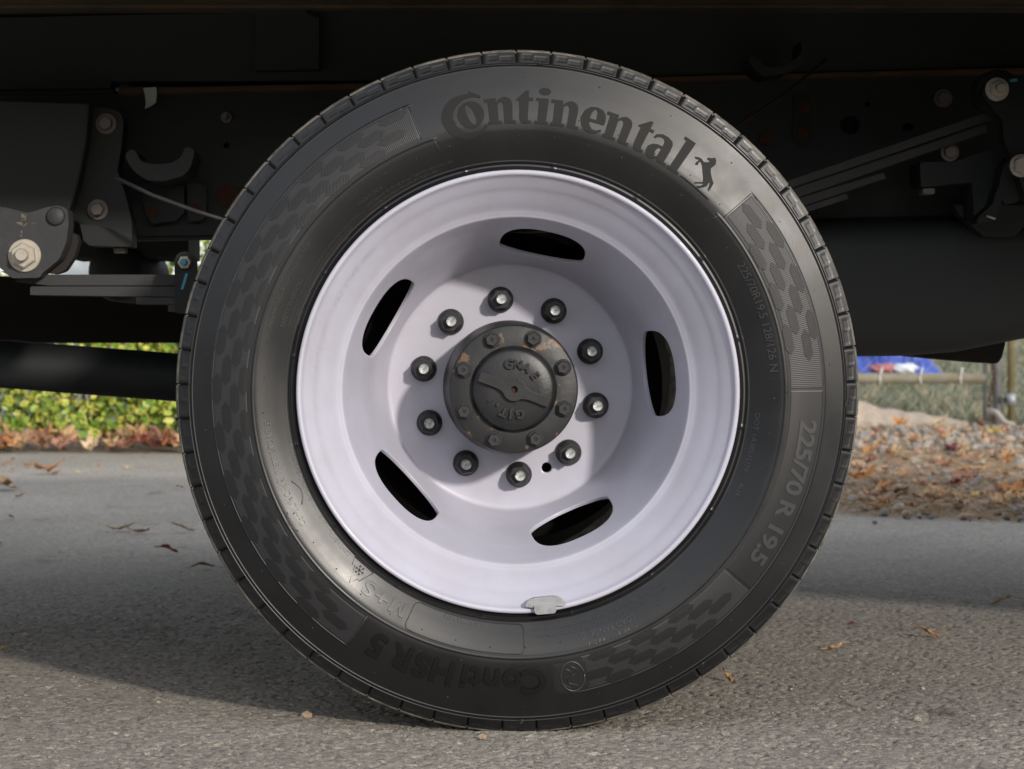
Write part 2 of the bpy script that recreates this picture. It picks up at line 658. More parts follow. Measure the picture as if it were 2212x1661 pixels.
def own(o):
    """a mesh made in world coordinates, directly under the truck"""
    o.parent = truck
    o.matrix_parent_inverse = Matrix.Translation((-0.116, -2.7, 0))
    return o


WX, WZ, WY = 0.1162, 0.4003, 2.60     # outer wheel: centre and plane of the rim lip
HALF = 0.099

wheel = part('wheel')
wheel['label'] = 'outer rear wheel with lavender steel rim'

SW = [(0.2560, 0.0820), (0.2625, 0.0920), (0.2700, 0.0968), (0.2800, 0.1016), (0.2900, 0.1060), (0.3000, 0.1097),
      (0.3080, 0.1117), (0.3150, 0.1121), (0.3250, 0.1109), (0.3350, 0.1088), (0.3450, 0.1062), (0.3550, 0.1034),
      (0.3650, 0.1004), (0.3750, 0.0974), (0.3850, 0.0943), (0.3995, 0.0890), (0.4018, 0.0850), (0.4036, 0.0760),
      (0.4042, 0.0400), (0.4044, 0.0)]


def sw_half(r):
    return spline(SW[:16], r)


def sw_y(r):
    return WY + HALF - float(sw_half(r))


def ring_bumps(r, a_deg):
    """small moulded ribs and grooves running round the sidewall"""
    h = 0.0009 * np.exp(-((r - 0.2705) / 0.0007) ** 2) - 0.0016 * np.exp(-((r - 0.2680) / 0.0009) ** 2)
    h = h + 0.0010 * np.exp(-((r - 0.2650) / 0.0008) ** 2)
    # two raised cord lines at the bead are broken by short radial ticks
    a = np.mod(a_deg, 360)
    in_name = ((a > 40.4) & (a < 111)) | ((a > 236) & (a < 280.4))
    h = h + np.where((a > 41.5) & (a < 108.5), 0.0, 0.0008) * np.exp(-((r - 0.3113) / 0.0009) ** 2)
    h = h + np.where(in_name, 0.0, 0.0007) * np.exp(-((r - 0.3590) / 0.0007) ** 2)
    h = h - 0.0018 * np.exp(-((r - 0.3850) / 0.0010) ** 2) + 0.0007 * np.exp(-((r - 0.3828) / 0.0007) ** 2)
    tick = np.mod(a + 9, 22.5)
    h = h + 0.0012 * ((tick < 0.35) | (tick > 22.15)) * np.exp(-((r - 0.2665) / 0.0030) ** 2)
    return h


def build_tyre(name, cy, parent, detail=True, shade='rubber'):
    """cy = world Y of the tyre's mid plane"""
    n = 720 if detail else 120
    rs = np.concatenate([np.arange(0.2560, 0.3868, 0.00065 if detail else 0.006), [0.3868]])
    ang = np.arange(n) * 360.0 / n
    RR, AA = np.meshgrid(rs, ang, indexing='ij')
    hw = sw_half(RR) + (ring_bumps(RR, AA) if detail else 0)

    def place(RR, AA, hw):
        X = WX + RR * np.cos(np.radians(AA))
        Z = WZ + RR * np.sin(np.radians(AA))
        Y = cy - hw
        Z = np.maximum(Z, 0.0005)
        return np.stack([X, Y, Z], -1).reshape(-1, 3)
    vs, qs, mats, base = [], [], [], 0

    def add(RR, AA, hw, mi, closed=True):
        nonlocal base
        nr, na = RR.shape
        vs.append(place(RR, AA, hw))
        i = np.arange(nr - 1)[:, None] * na
        k = np.arange(na if closed else na - 1)[None, :]
        a = i + k
        b = i + (k + 1) % na
        q = np.stack([a, b, b + na, a + na], -1).reshape(-1, 4) + base
        qs.append(q)
        mats.append(np.full(len(q), mi))
        base += nr * na
    add(RR, AA, hw, 0)
    # far sidewall
    rb = np.linspace(0.256, 0.3868, 16)
    RB, AB = np.meshgrid(rb, np.arange(120) * 3.0, indexing='ij')
    add(RB, AB, -sw_half(RB), 0)
    if detail:
        pitch = 61
        per = 24
        n2 = pitch * per
        rs2 = np.concatenate([[0.3868], np.linspace(0.3875, 0.3995, 15)])
        a2 = np.arange(n2) * 360.0 / n2
        R2, A2 = np.meshgrid(rs2, a2, indexing='ij')
        hw2 = sw_half(R2)
        p = np.mod(-A2 / 360.0 * pitch + 0.3, 1.0)           # phase, clockwise
        q = (R2 - 0.3868) / (0.3995 - 0.3868)
        dep = np.zeros_like(p)
        dep = np.where(p < 0.026, 0.0030, dep)                 # open sipe across the shoulder
        wd = 0.02 + 0.07 * q
        dep = np.where((p >= 0.026) & (p < 0.08), 0.0009 * np.clip((0.09 - p) / 0.055, 0, 1), dep)
        A_ = (p > 0.20) & (p < 0.47) & (q > 0.32) & (q < 0.82)   # slanted pocket near the edge
        dep = np.where(A_, 0.0004, dep)
        B_ = (p > 0.55) & (p < 0.91) & (q > 0.14) & (q < 0.66)   # pocket near the wall
        dep = np.where(B_, 0.0004, dep)
        lug = np.floor(np.mod(-A2 / 360.0 * pitch + 0.3, pitch)).astype(int)
        twi = (lug % 10 == 7) & (p > 0.5)
        add(R2, A2, hw2 - dep, 0)
        rs3 = np.array([0.3995, 0.4010, 0.4022, 0.4034, 0.4040])
        hw3b = np.array([0.0890, 0.0880, 0.0850, 0.0790, 0.0700])
        R3, A3 = np.meshgrid(rs3, a2, indexing='ij')
        H3 = np.repeat(hw3b[:, None], n2, 1)
        p3 = np.mod(-A3 / 360.0 * pitch + 0.3, 1.0)
        cut = np.where(p3 < 0.026, 0.002, 0)
        nz = value_noise(A3 * 3.0, R3 * 4000, 9)
        R3 = R3 - cut + (nz - 0.5) * 0.0006 * (np.arange(5)[:, None] > 0)
        add(R3, A3, H3 - cut * 0.5, 1)
    else:
        R3, A3 = np.meshgrid(np.array([0.3868, 0.3995, 0.4034, 0.4040]), np.arange(240) * 1.5, indexing='ij')
        H3 = np.repeat(np.array([0.0943, 0.0890, 0.079, 0.070])[:, None], 240, 1)
        add(R3, A3, H3, 1)
    # tread with four grooves
    hw4 = [0.070, 0.052, 0.051, 0.043, 0.042, 0.020, 0.019, 0.011, 0.010]
    r4 = [0.4040, 0.4042, 0.392, 0.392, 0.4043, 0.4044, 0.392, 0.392, 0.4044]
    hw4 = hw4 + [-h for h in reversed(hw4)]
    r4 = r4 + list(reversed(r4))
    hw4 += [-0.079, -0.089, -0.0943]
    r4 += [0.4034, 0.3995, 0.3868]
    na = 360
    R4 = np.repeat(np.array(r4)[:, None], na, 1)
    A4 = np.repeat((np.arange(na) * 1.0)[None, :], len(r4), 0)
    H4 = np.repeat(np.array(hw4)[:, None], na, 1)
    add(R4, A4, H4, 1)
    me = npmesh(name, np.concatenate(vs), np.concatenate(qs))
    me.materials.append(M[shade]); me.materials.append(M['rubber_dirty'])
    me.polygons.foreach_set('material_index', np.concatenate(mats).astype(np.int32))
    me.polygons.foreach_set('use_smooth', [True] * len(me.polygons))
    me.update()
    o = link(name, me, None, parent)
    return set_sharp(o, 38) if detail else o


tyre = build_tyre('tyre', WY + HALF, wheel)


# ---- lettering and patterns moulded on the sidewall
def to_wall(me, Rb, phi, lift=0.0004, su=1.0, step=0.005, parent_centre=True):
    """bend a flat mesh (x along the text, y outwards, z proud of the wall) round the tyre; reads clockwise"""
    bm = bmesh.new(); bm.from_mesh(me)
    xs = [v.co.x for v in bm.verts]; ys = [v.co.y for v in bm.verts]
    if not xs:
        bm.free(); return me
    for axis, lo, hi in ((1, min(ys), max(ys)), (0, min(xs), max(xs))):
        st = step if axis else step * 1.6
        k = int((hi - lo) / st)
        for i in range(1, k + 1):
            co = [0, 0, 0]; no = [0, 0, 0]
            co[axis] = lo + (hi - lo) * i / (k + 1); no[axis] = 1
            bmesh.ops.bisect_plane(bm, geom=bm.verts[:] + bm.edges[:] + bm.faces[:], plane_co=co, plane_no=no, dist=1e-7)
    for v in bm.verts:
        u, w, h = v.co.x * su, v.co.y, v.co.z
        r = Rb + w
        a = R(phi) - u / Rb
        v.co = (r * math.cos(a), sw_y(r) - lift - h - WY, r * math.sin(a))
    bmesh.ops.recalc_face_normals(bm, faces=bm.faces)
    bm.to_mesh(me); bm.free()
    return me


def join_meshes(name, meshes):
    bm = bmesh.new()
    for me in meshes:
        bm.from_mesh(me)
        bpy.data.meshes.remove(me)
    me = bpy.data.meshes.new(name)
    bm.to_mesh(me); bm.free()
    return me


def wall_obj(name, me, m, parent=None):
    o = link(name, me, m, parent or wheel)
    o.location = (WX, WY, WZ)
    return o


VM = 1849.0       # picture units per metre on the sidewall


def arc_text(body, r_v, a0, a1, h_v, m, name='sidewall_lettering', bold=0.0, raise_=0.0004, sp=1.0):
    """text centred on radius r_v (picture units) from angle a0 down to a1, capital height h_v"""
    cap = h_v / VM
    size = cap / 0.70
    me = text_mesh(body, size, raise_ / 2, bold * size, sp)
    if not len(me.vertices):
        return None
    xs = [v.co.x for v in me.vertices]
    w = max(xs) - min(xs)
    mid = (max(xs) + min(xs)) / 2
    me.transform(Matrix.Translation((-mid, 0, 0)))
    Rb = (r_v - h_v / 2) / VM
    span = R(a0 - a1) * Rb if a0 != a1 else w
    to_wall(me, Rb, (a0 + a1) / 2, raise_ / 2, span / w, 0.006)
    return wall_obj(name, me, m)


GL = {
    'n': (1.09, [[(0, 1), (.41, 1), (.41, .84), (.50, .94), (.62, 1.02), (.74, 1.03), (.86, .98), (.94, .88), (.97, .72),
                  (.97, .12), (1.09, .12), (1.09, 0), (.68, 0), (.66, .12), (.66, .70), (.63, .80), (.57, .85), (.50, .82),
                  (.45, .74), (.45, .12), (.56, .12), (.56, 0), (.06, 0), (.06, .12), (.12, .12), (.12, .87), (0, .87)]]),
    't': (0.58, [[(0, .88), (0, .93), (.34, 1.27), (.43, 1.27), (.43, 1.0), (.58, 1.0), (.58, .88), (.43, .88), (.41, .2),
                  (.44, .11), (.53, .13), (.53, .02), (.40, -.01), (.24, -.01), (.14, .06), (.10, .2), (.10, .88)]]),
    'i': (0.47, [[(.02, 1), (.45, 1), (.42, .12), (.48, .12), (.48, 0), (0, 0), (0, .12), (.1, .12), (.12, .88), (.02, .88)],
                 [(.30 + .20 * math.cos(t * math.pi / 10), 1.27 + .145 * math.sin(t * math.pi / 10)) for t in range(20)]]),
    'e': (0.92, [[(.9, .42), (.91, .6), (.86, .82), (.72, .98), (.5, 1.03), (.28, .98), (.1, .8), (.01, .5), (.08, .24),
                  (.22, .06), (.45, -.02), (.68, .03), (.86, .17), (.83, .25), (.68, .15), (.52, .15), (.40, .27), (.34, .42)],
                 [(.34, .54), (.36, .76), (.43, .91), (.5, .93), (.56, .84), (.58, .54)]]),
    'a': (0.95, [[(.07, .78), (.12, .92), (.3, 1.03), (.52, 1.04), (.72, .97), (.8, .84), (.83, .6), (.83, .12), (.95, .12),
                  (.95, 0), (.56, 0), (.53, .1), (.42, .01), (.25, -.03), (.1, .04), (.02, .2), (.03, .38), (.14, .52),
                  (.32, .6), (.5, .61), (.5, .78), (.44, .88), (.32, .9), (.2, .84), (.14, .74)],
                 [(.5, .5), (.5, .2), (.43, .13), (.37, .2), (.35, .36), (.41, .48)]]),
    'l': (0.52, [[(0, 1.42), (.42, 1.42), (.42, .12), (.52, .12), (.52, 0), (0, 0), (0, .12), (.1, .12), (.1, 1.3), (0, 1.3)]]),
    'o': (0.96, [[(.48 + .48 * math.cos(t * math.pi / 18), .48 + .52 * math.sin(t * math.pi / 18)) for t in range(36)],
                 [(.48 + .135 * math.cos(t * math.pi / 14) - .09 * math.sin(t * math.pi / 14), .48 + .40 * math.sin(t * math.pi / 14))
                  for t in range(28)]]),
    'C': (1.63, [[(1.11, 1.40), (1.49, 1.16), (1.49, 1.06), (1.36, 1.11), (1.22, 1.14), (1.09, 1.14), (.94, 1.11), (.8, 1.04),
                  (.67, .95), (.565, .84), (.48, .70), (.43, .56), (.42, .44), (.43, .32), (.48, .18), (.565, .06), (.66, -.05),
                  (.77, -.13), (.90, -.19), (1.035, -.21), (1.17, -.20), (1.3, -.16), (1.45, -.07), (1.59, .05), (1.63, -.03),
                  (1.56, -.12), (1.48, -.2), (1.34, -.30), (1.18, -.37), (1.0, -.42), (.83, -.43), (.65, -.40), (.48, -.32),
                  (.31, -.20), (.18, -.06), (.08, .10), (.02, .29), (0, .44), (.02, .59), (.07, .76), (.15, .91), (.26, 1.05),
                  (.39, 1.15), (.53, 1.23), (.68, 1.27), (.83, 1.30), (.98, 1.3), (1.12, 1.29)]]),
}


def chaikin(pts, it=1, keep=0.02):
    return pts


U = 57.5 / VM
for ch, phi, half in (('C', 101.2, None), ('o', 99.75, None), ('n', 93.65, None), ('t', 88.75, None), ('i', 85.25, None),
                      ('n', 80.4, None), ('e', 74.7, None), ('n', 69.2, None), ('t', 64.1, None), ('a', 59.75, None),
                      ('l', 55.3, None)):
    w, outl = GL[ch]
    sp = [[((x - w / 2) * U, y * U) for x, y in ring] for ring in outl]
    me = curve_mesh(sp, 0.0003)
    to_wall(me, 579.5 / VM, phi, 0.00032, 1.0, 0.004)
    wall_obj('sidewall_letter', me, M['letter_rubber'])


def wall_poly(pts, name, m, raise_=0.0006):
    """outline given in the picture, laid on the sidewall"""
    sp = []
    for x, y in pts:
        sp.append(((x - 1119.0) / VM, -(y - 846.0) / VM))
    me = curve_mesh([sp], raise_ / 2)
    bm = bmesh.new(); bm.from_mesh(me)
    ys = [v.co.y for v in bm.verts]; xs = [v.co.x for v in bm.verts]
    for axis, lo, hi in ((1, min(ys), max(ys)), (0, min(xs), max(xs))):
        k = int((hi - lo) / 0.005)
        for i in range(1, k + 1):
            co = [0, 0, 0]; no = [0, 0, 0]
            co[axis] = lo + (hi - lo) * i / (k + 1); no[axis] = 1
            bmesh.ops.bisect_plane(bm, geom=bm.verts[:] + bm.edges[:] + bm.faces[:], plane_co=co, plane_no=no, dist=1e-7)
    for v in bm.verts:
        r = math.hypot(v.co.x, v.co.y)
        v.co = (v.co.x, sw_y(r) - WY - raise_ / 2 - v.co.z, v.co.y)
    bmesh.ops.recalc_face_normals(bm, faces=bm.faces)
    bm.to_mesh(me); bm.free()
    return wall_obj(name, me, m)


HORSE = [(1320, 583), (1370, 585), (1415, 605), (1445, 650), (1500, 655), (1530, 640), (1495, 615), (1500, 592), (1560, 598),
         (1600, 590), (1615, 625), (1608, 680), (1575, 712), (1540, 735), (1535, 790), (1550, 870), (1560, 905), (1572, 935),
         (1545, 985), (1505, 1045), (1490, 1025), (1510, 970), (1520, 930), (1500, 940), (1480, 975), (1440, 992), (1360, 1005),
         (1335, 980), (1400, 968), (1430, 950), (1425, 943), (1310, 942), (1315, 922), (1425, 922), (1432, 870), (1425, 780),
         (1420, 700), (1405, 650), (1380, 655), (1360, 695), (1325, 690), (1340, 655), (1385, 622), (1340, 612)]
wall_poly([((2380 + x / 3.322) * 0.54, (450 + y / 3.322) * 0.54) for x, y in HORSE], 'horse_emblem', M['letter_rubber'])


def arc_band(r0, r1, a0, a1, lift, m, name, n=None, nr=6, thick=0.0005):
    """a thin raised strip on the wall between radii (m) and angles (deg)"""
    n = n or max(2, int(abs(a1 - a0) / 1.0))
    v, f = [], []
    for j in range(nr + 1):
        r = r0 + (r1 - r0) * j / nr
        for i in range(n + 1):
            a = R(a0 + (a1 - a0) * i / n)
            edge = (i in (0, n)) or (j in (0, nr))
            v.append((r * math.cos(a), sw_y(r) - WY - lift + (thick if edge and lift > 0 else 0), r * math.sin(a)))
    for j in range(nr):
        for i in range(n):
            k = j * (n + 1) + i
            f.append((k, k + 1, k + n + 2, k + n + 1))
    me = pydata(name, v, f)
    bm = bmesh.new(); bm.from_mesh(me)
    bmesh.ops.recalc_face_normals(bm, faces=bm.faces)
    if sum(q.normal.y for q in bm.faces) > 0:
        bmesh.ops.reverse_faces(bm, faces=bm.faces)
    bm.to_mesh(me); bm.free()
    if m is None:
        return me
    o = wall_obj(name, me, m)
    return o


arc_band(581.5 / VM, 584.5 / VM, 53.2, 45.3, 0.0012, M['letter_rubber'], 'emblem_line', nr=2)
# ribbed bands with raised hexagons
RB0, RB1 = 0.3158, 0.3583
arc_band(RB0, RB1, 111, 236, 0.0003, M['ribs'], 'ribbed_band', n=250, nr=16, thick=0.0006)
arc_band(RB0, RB1, 0.5, 40.3, 0.0003, M['ribs'], 'ribbed_band', n=100, nr=16, thick=0.0006)
arc_band(RB0, RB1, -40.5, 0.45, 0.0003, M['fine'], 'hatched_band', n=100, nr=16, thick=0.0006)
arc_band(RB0, RB1, -77, -40.55, 0.0003, M['ribs'], 'ribbed_band', n=90, nr=16, thick=0.0006)
hexes = []


def hexagon(rc, a, full=True):
    hw_ = (RB1 - RB0) / 8
    side, tip = 0.0116, 0.0186
    rr = []
    for du, dr in ((-tip, 0), (-side, hw_), (side, hw_), (tip, 0), (side, -hw_), (-side, -hw_)):
        rr.append((rc + dr, a + math.degrees(du / rc)))
    v = []
    for lift in (0.0006, 0.0):
        for r_, a_ in rr:
            v.append((r_ * math.cos(R(a_)), sw_y(r_) - WY - 0.0003 - lift, r_ * math.sin(R(a_))))
    v.append((rc * math.cos(R(a)), sw_y(rc) - WY - 0.00095, rc * math.sin(R(a))))
    f = [(12, i, (i + 1) % 6) for i in range(6)] + [(i, i + 6, (i + 1) % 6 + 6, (i + 1) % 6) for i in range(6)]
    me = pydata('hexagon', v, f)
    return me


per = 9.25
for (lo, hi, fade) in ((111, 236, None), (3, 40.3, 'up'), (-79, -43, 'down')):
    c = 0
    for col in range(4):
        rc = RB0 + (RB1 - RB0) * (col + 0.5) / 4
        a = 112.0 - 360 + (per / 2 if col % 2 else 0) - col * 0.9
        while a < 240:
            if lo + 3.0 < a < hi - 3.0:
                hexes.append(hexagon(rc, a))
            a += per
hx = wall_obj('hexagon_pattern', join_meshes('hexagon_pattern', hexes), M['hatch'])
tag(hx, kind='stuff')

LR, LS = M['letter_rubber'], M['letter_smooth']
RUB = M['rubber']
LK = mat('deep_letter_rubber', (0.0035, 0.0035, 0.0035), 0.7, spec=0.25)
LT = mat('size_letter_rubber', (0.030, 0.030, 0.032), 0.5)
arc_text('225/70 R 19.5', 631, -5.6, -35.8, 35, LT, bold=0.03, raise_=0.0010, sp=0.95)
arc_text('225/70R19.5 128/126 N', 554, 30.2, 4.5, 17, LS, bold=0.01, raise_=0.0012)
arc_text('(E4) 00E 12345', 536, 27.5, 18.5, 9, RUB, raise_=0.0006) if False else None
arc_text('DOT 1A3051U29', 521, -5.2, -19.3, 10.5, LS, raise_=0.0010)
arc_text('4624', 524, -22.2, -25.4, 10, LS, raise_=0.0010)
arc_text('SAFETY WARNING', 530, 164.6, 152.6, 10.5, LS, raise_=0.0011)
arc_text('EXPLOSION OF TIRE RIM ASSEMBLY DUE TO IMPROPER MOUNTING', 517, 164.0, 132.0, 5, LS, raise_=0.0008)
arc_text('USE SAFETY CAGE AND CLIP ON EXTENSION AIR HOSE', 508, 163.5, 135.0, 5, LS, raise_=0.0008)
arc_text('SPECIALLY TRAINED PERSONS SHOULD MOUNT TIRES', 499, 163.0, 137.5, 5, LS, raise_=0.0008)
arc_text('MANUFACTURED BY CONTINENTAL INDIA', 556, 165.4, 144.5, 8.5, LS, raise_=0.0010)
arc_text('MADE IN INDIA', 533, 130.5, 123.5, 8, LS, raise_=0.0010)
arc_text('TIRE BEADS MUST BE FULLY SEATED BEFORE USE', 519, 129.5, 106.0, 5.5, LS, raise_=0.0008)
arc_text('NEVER EXCEED MAXIMUM PRESSURE', 510, 128.5, 110.0, 5.5, LS, raise_=0.0008)
arc_text('RETREADABLE', 546, 198.6, 186.6, 12, LS, raise_=0.0011)
arc_text('ContiLifeCycle', 545, 212.0, 200.2, 13, LS, raise_=0.0011)
arc_text('L-131114  S-426720 (S-4267203)', 506, 214.8, 193.0, 7.5, LS, raise_=0.0008)
arc_text('CONTINENTAL', 508, 224.2, 216.2, 8.5, LS, raise_=0.0010)
arc_text('+S', 534, 238.3, 231.4, 29, RUB, bold=0.02, raise_=0.0014, sp=1.05)
mk = curve_mesh([[((x - .5) * 0.0185, y * 0.0160) for x, y in ((0, 0), (0, 1), (.27, 1), (.5, .40), (.73, 1), (1, 1), (1, 0), (.78, 0), (.78, .66), (.58, .10), (.42, .10), (.22, .66), (.22, 0))]], 0.0007)
to_wall(mk, 519.5 / VM, 240.9, 0.0007, 1.0, 0.004)
wall_obj('sidewall_letter', mk, RUB)
arc_text('BRAND TIRE HERE', 511, 262.3, 251.7, 7, LS, raise_=0.0010)
for ch_, a_ in (('C', 273.0), ('o', 268.7), ('n', 264.7), ('t', 261.5), ('i', 259.2), ('H', 254.8), ('S', 250.5), ('R', 246.0), ('5', 240.9)):
    arc_text(ch_, 628, a_, a_, 52, LK, name='sidewall_letter', bold=0.03, raise_=0.0020)
arc_text('LOAD RANGE  G', 546, 297.3, 284.4, 12.5, LS, raise_=0.0011)
arc_text('TUBELESS    RADIAL', 564, 297.0, 284.4, 9, LS, raise_=0.0010)
arc_text('PLIES: TREAD 4 STEEL  MAX LOAD SINGLE 1800 KG (3970 LB) AT 760 KPA (110 PSI) COLD', 530, 308.0, 274.0, 6.2, LS, raise_=0.0010)
arc_text('SIDEWALL: 1 STEEL  MAX LOAD DUAL 1700 KG (3750 LB) AT 760 KPA (110 PSI) COLD', 515, 308.0, 273.6, 6.2, LS, raise_=0.0010)


def wall_wire(pts, name, rad=0.0007, m=None):
    """thin raised line on the sidewall; pts = (radius in picture units, angle)"""
    q = []
    for r_, a_ in pts:
        r = r_ / VM
        q.append(Vector((r * math.cos(R(a_)), sw_y(r) - WY - rad * 0.3, r * math.sin(R(a_)))))
    return q


def wires(name, lines, rad, m):
    ms = []
    for ln in lines:
        o = tube('line', wall_wire(ln, 'line', rad), rad, m, None, n=6)
        me = o.data
        bpy.data.objects.remove(o)
        ms.append(me)
    return wall_obj(name, join_meshes(name, ms), m)


def rrect(r0, r1, a0, a1, cr=12):
    """rounded frame outline"""
    ca = math.degrees(cr / ((r0 + r1) / 2))
    pts = []
    for (rc, ac, t0) in ((r1 - cr, a0 + ca, 90), (r0 + cr, a0 + ca, 180), (r0 + cr, a1 - ca, 270), (r1 - cr, a1 - ca, 0)):
        for k in range(6):
            t = R(t0 + 90 * k / 5)
            pts.append((rc + cr * math.sin(t) * 1.0 if False else rc + cr * math.cos(t - R(90)) * 0 + cr * math.sin(t), ac + ca * math.cos(t)))
        # straight run to the next corner is subdivided below
    out = []
    for i in range(len(pts)):
        a, b = pts[i], pts[(i + 1) % len(pts)]
        n = max(1, int(abs(a[1] - b[1]) / 1.0))
        for k in range(n):
            out.append((a[0] + (b[0] - a[0]) * k / n, a[1] + (b[1] - a[1]) * k / n))
    out.append(out[0])
    return out


wires('brand_panel_frame', [rrect(504, 566, 244.0, 271.3)], 0.0006, M['rubber'])
# radial ends of the ribbed bands and of the outer ring, and the small emblem at the foot
wires('band_edge', [
    [(583, 111), (600, 111), (620, 111), (640, 111), (662, 111)],
    [(583, 236), (600, 236), (620, 236), (640, 236), (662, 236)],
    [(583, 40.4), (600, 40.4), (620, 40.4), (640, 40.4), (662, 40.4)],
    [(575, 108.5), (565, 108.4), (555, 108.2), (545, 108)],
    [(575, 41.5), (565, 41.6), (555, 41.8)],
    [(662.5, 236 - k) for k in range(0, 125, 1)],
    [(662.5, -79.5 + k) for k in range(0, 120, 1)],
], 0.0006, M['letter_smooth'])


def xy_wall(cx_, cy_, sc, rot, pts):
    out = []
    for x, y in pts:
        c, s = math.cos(R(rot)), math.sin(R(rot))
        X = cx_ + (x * c - y * s) * sc - 1119
        Y = -(cy_ + -(x * s + y * c) * sc) + 846
        out.append((math.hypot(X, Y), math.degrees(math.atan2(Y, X))))
    return out


# mountain with snowflake
mt = [(-1, -0.8), (1, -0.8), (0.75, -0.2), (0.55, -0.35), (0.0, 1.0), (-0.35, 0.3), (-0.5, 0.45), (-1, -0.8)]
sn = []
for k in range(6):
    t = R(60 * k)
    d = (math.cos(t), math.sin(t))
    sn.append([(0.02, -0.25), (0.4 * d[0], -0.25 + 0.4 * d[1])])
    for s_ in (-1, 1):
        t2 = t + s_ * R(45)
        sn.append([(0.24 * d[0], -0.25 + 0.24 * d[1]), (0.24 * d[0] + 0.14 * math.cos(t2), -0.25 + 0.24 * d[1] + 0.14 * math.sin(t2))])
rt = 228.9 - 90
wires('mountain_snowflake_emblem', [xy_wall(771, 1238, 27, rt, mt)] + [xy_wall(771, 1238, 27, rt, q) for q in sn], 0.0005, M['letter_smooth'])
# recycling arrows round the life cycle words
wires('cycle_arrows', [[(528 - 12 * math.sin(k / 8 * 3.14), 201.5 + k * 0.75) for k in range(9)],
                       [(562 + 10 * math.sin(k / 8 * 3.14), 207.5 + k * 0.6) for k in range(9)]], 0.0006, M['letter_smooth'])
ell = [(626 + 33 * math.sin(t * math.pi / 14), 280.8 + 2.35 * math.cos(t * math.pi / 14)) for t in range(29)]
sw1 = [(648, 281.6), (640, 280.0), (630, 279.6), (622, 281.2), (612, 282.0), (602, 280.6)]
sw2 = [(652, 280.2), (642, 278.9), (632, 278.8), (624, 280.0), (614, 280.6), (606, 279.6)]
wires('swirl_emblem', [ell, sw1, sw2], 0.0011, M['letter_smooth'])
arc_band(592 / VM, 660 / VM, 277.0, 284.4, 0.0005, M['letter_rubber'], 'emblem_panel', n=10, nr=8)
# wear marks on the shoulder
tw = []
for a_ in (86, 122.3, 197.0, 232.8, -2.0, -39.7, 51.0, 270.5, 304):
    tw.append([(713, a_ + 0.5), (713, a_ - 0.5), (722, a_), (713, a_ + 0.5)])
for q_ in tw:
    wires('wear_mark', [q_], 0.0004, M['letter_smooth'])
# mould vent pips
pips = []
for r_, a_ in [(552, k * 7.9 + 3) for k in range(46)] + [(596, k * 8.6) for k in range(42)] + [(680, k * 14.0 + 5) for k in range(26)]:
    if r_ == 596 and (109 < a_ % 360 < 238 or a_ % 360 < 42 or a_ % 360 > 278):
        r_ = 577
    r = r_ / VM + random.uniform(-0.002, 0.002)
    bm = bmesh.new()
    bmesh.ops.create_icosphere(bm, subdivisions=1, radius=random.uniform(0.0007, 0.0013))
    bmesh.ops.translate(bm, verts=bm.verts, vec=(r * math.cos(R(a_)), sw_y(r) - WY, r * math.sin(R(a_))))
    q = bpy.data.meshes.new('pip'); bm.to_mesh(q); bm.free()
    pips.append(q)
tag(wall_obj('vent_pip', join_meshes('vent_pip', pips), M['letter_smooth']), kind='stuff')

# ---- rim
RIM = [(0.2604, 0.0120), (0.2606, 0.0060), (0.2606, 0.0028), (0.2598, 0.0008), (0.2582, 0.0), (0.2562, 0.0002), (0.2548, 0.0014),
       (0.2538, 0.0036), (0.2526, 0.0062), (0.2502, 0.0090), (0.2470, 0.0126), (0.2432, 0.0170), (0.2406, 0.0202),
       (0.2388, 0.0228), (0.2368, 0.0254), (0.2336, 0.0290), (0.2300, 0.0330), (0.2262, 0.0374), (0.2228, 0.0415),
       (0.2196, 0.0456), (0.2166, 0.0494), (0.2136, 0.0525), (0.2118, 0.0537), (0.2104, 0.0556), (0.2090, 0.0562), (0.2078, 0.0578),
       (0.2066, 0.0610), (0.2050, 0.0655), (0.2030, 0.0720), (0.2008, 0.0790), (0.1986, 0.0862), (0.1962, 0.0940), (0.1938, 0.1020),
       (0.1912, 0.1100), (0.1888, 0.1180), (0.1864, 0.1260), (0.1842, 0.1340), (0.1820, 0.1420), (0.1800, 0.1500), (0.1780, 0.1580),
       (0.1760, 0.1660), (0.1740, 0.1740), (0.1722, 0.1815), (0.1704, 0.1885), (0.1688, 0.1950), (0.1670, 0.2015), (0.1652, 0.2080),
       (0.1634, 0.2140), (0.1616, 0.2200), (0.1600, 0.2262), (0.1586, 0.2318), (0.1574, 0.2356), (0.1566, 0.2374), (0.1550, 0.2384),
       (0.1500, 0.2393), (0.1400, 0.2400), (0.1340, 0.2400), (0.1280, 0.2400), (0.1220, 0.2400), (0.1160, 0.2400), (0.1100, 0.2400),
       (0.1040, 0.2400), (0.0980, 0.2400), (0.0900, 0.2400), (0.0700, 0.2400)]


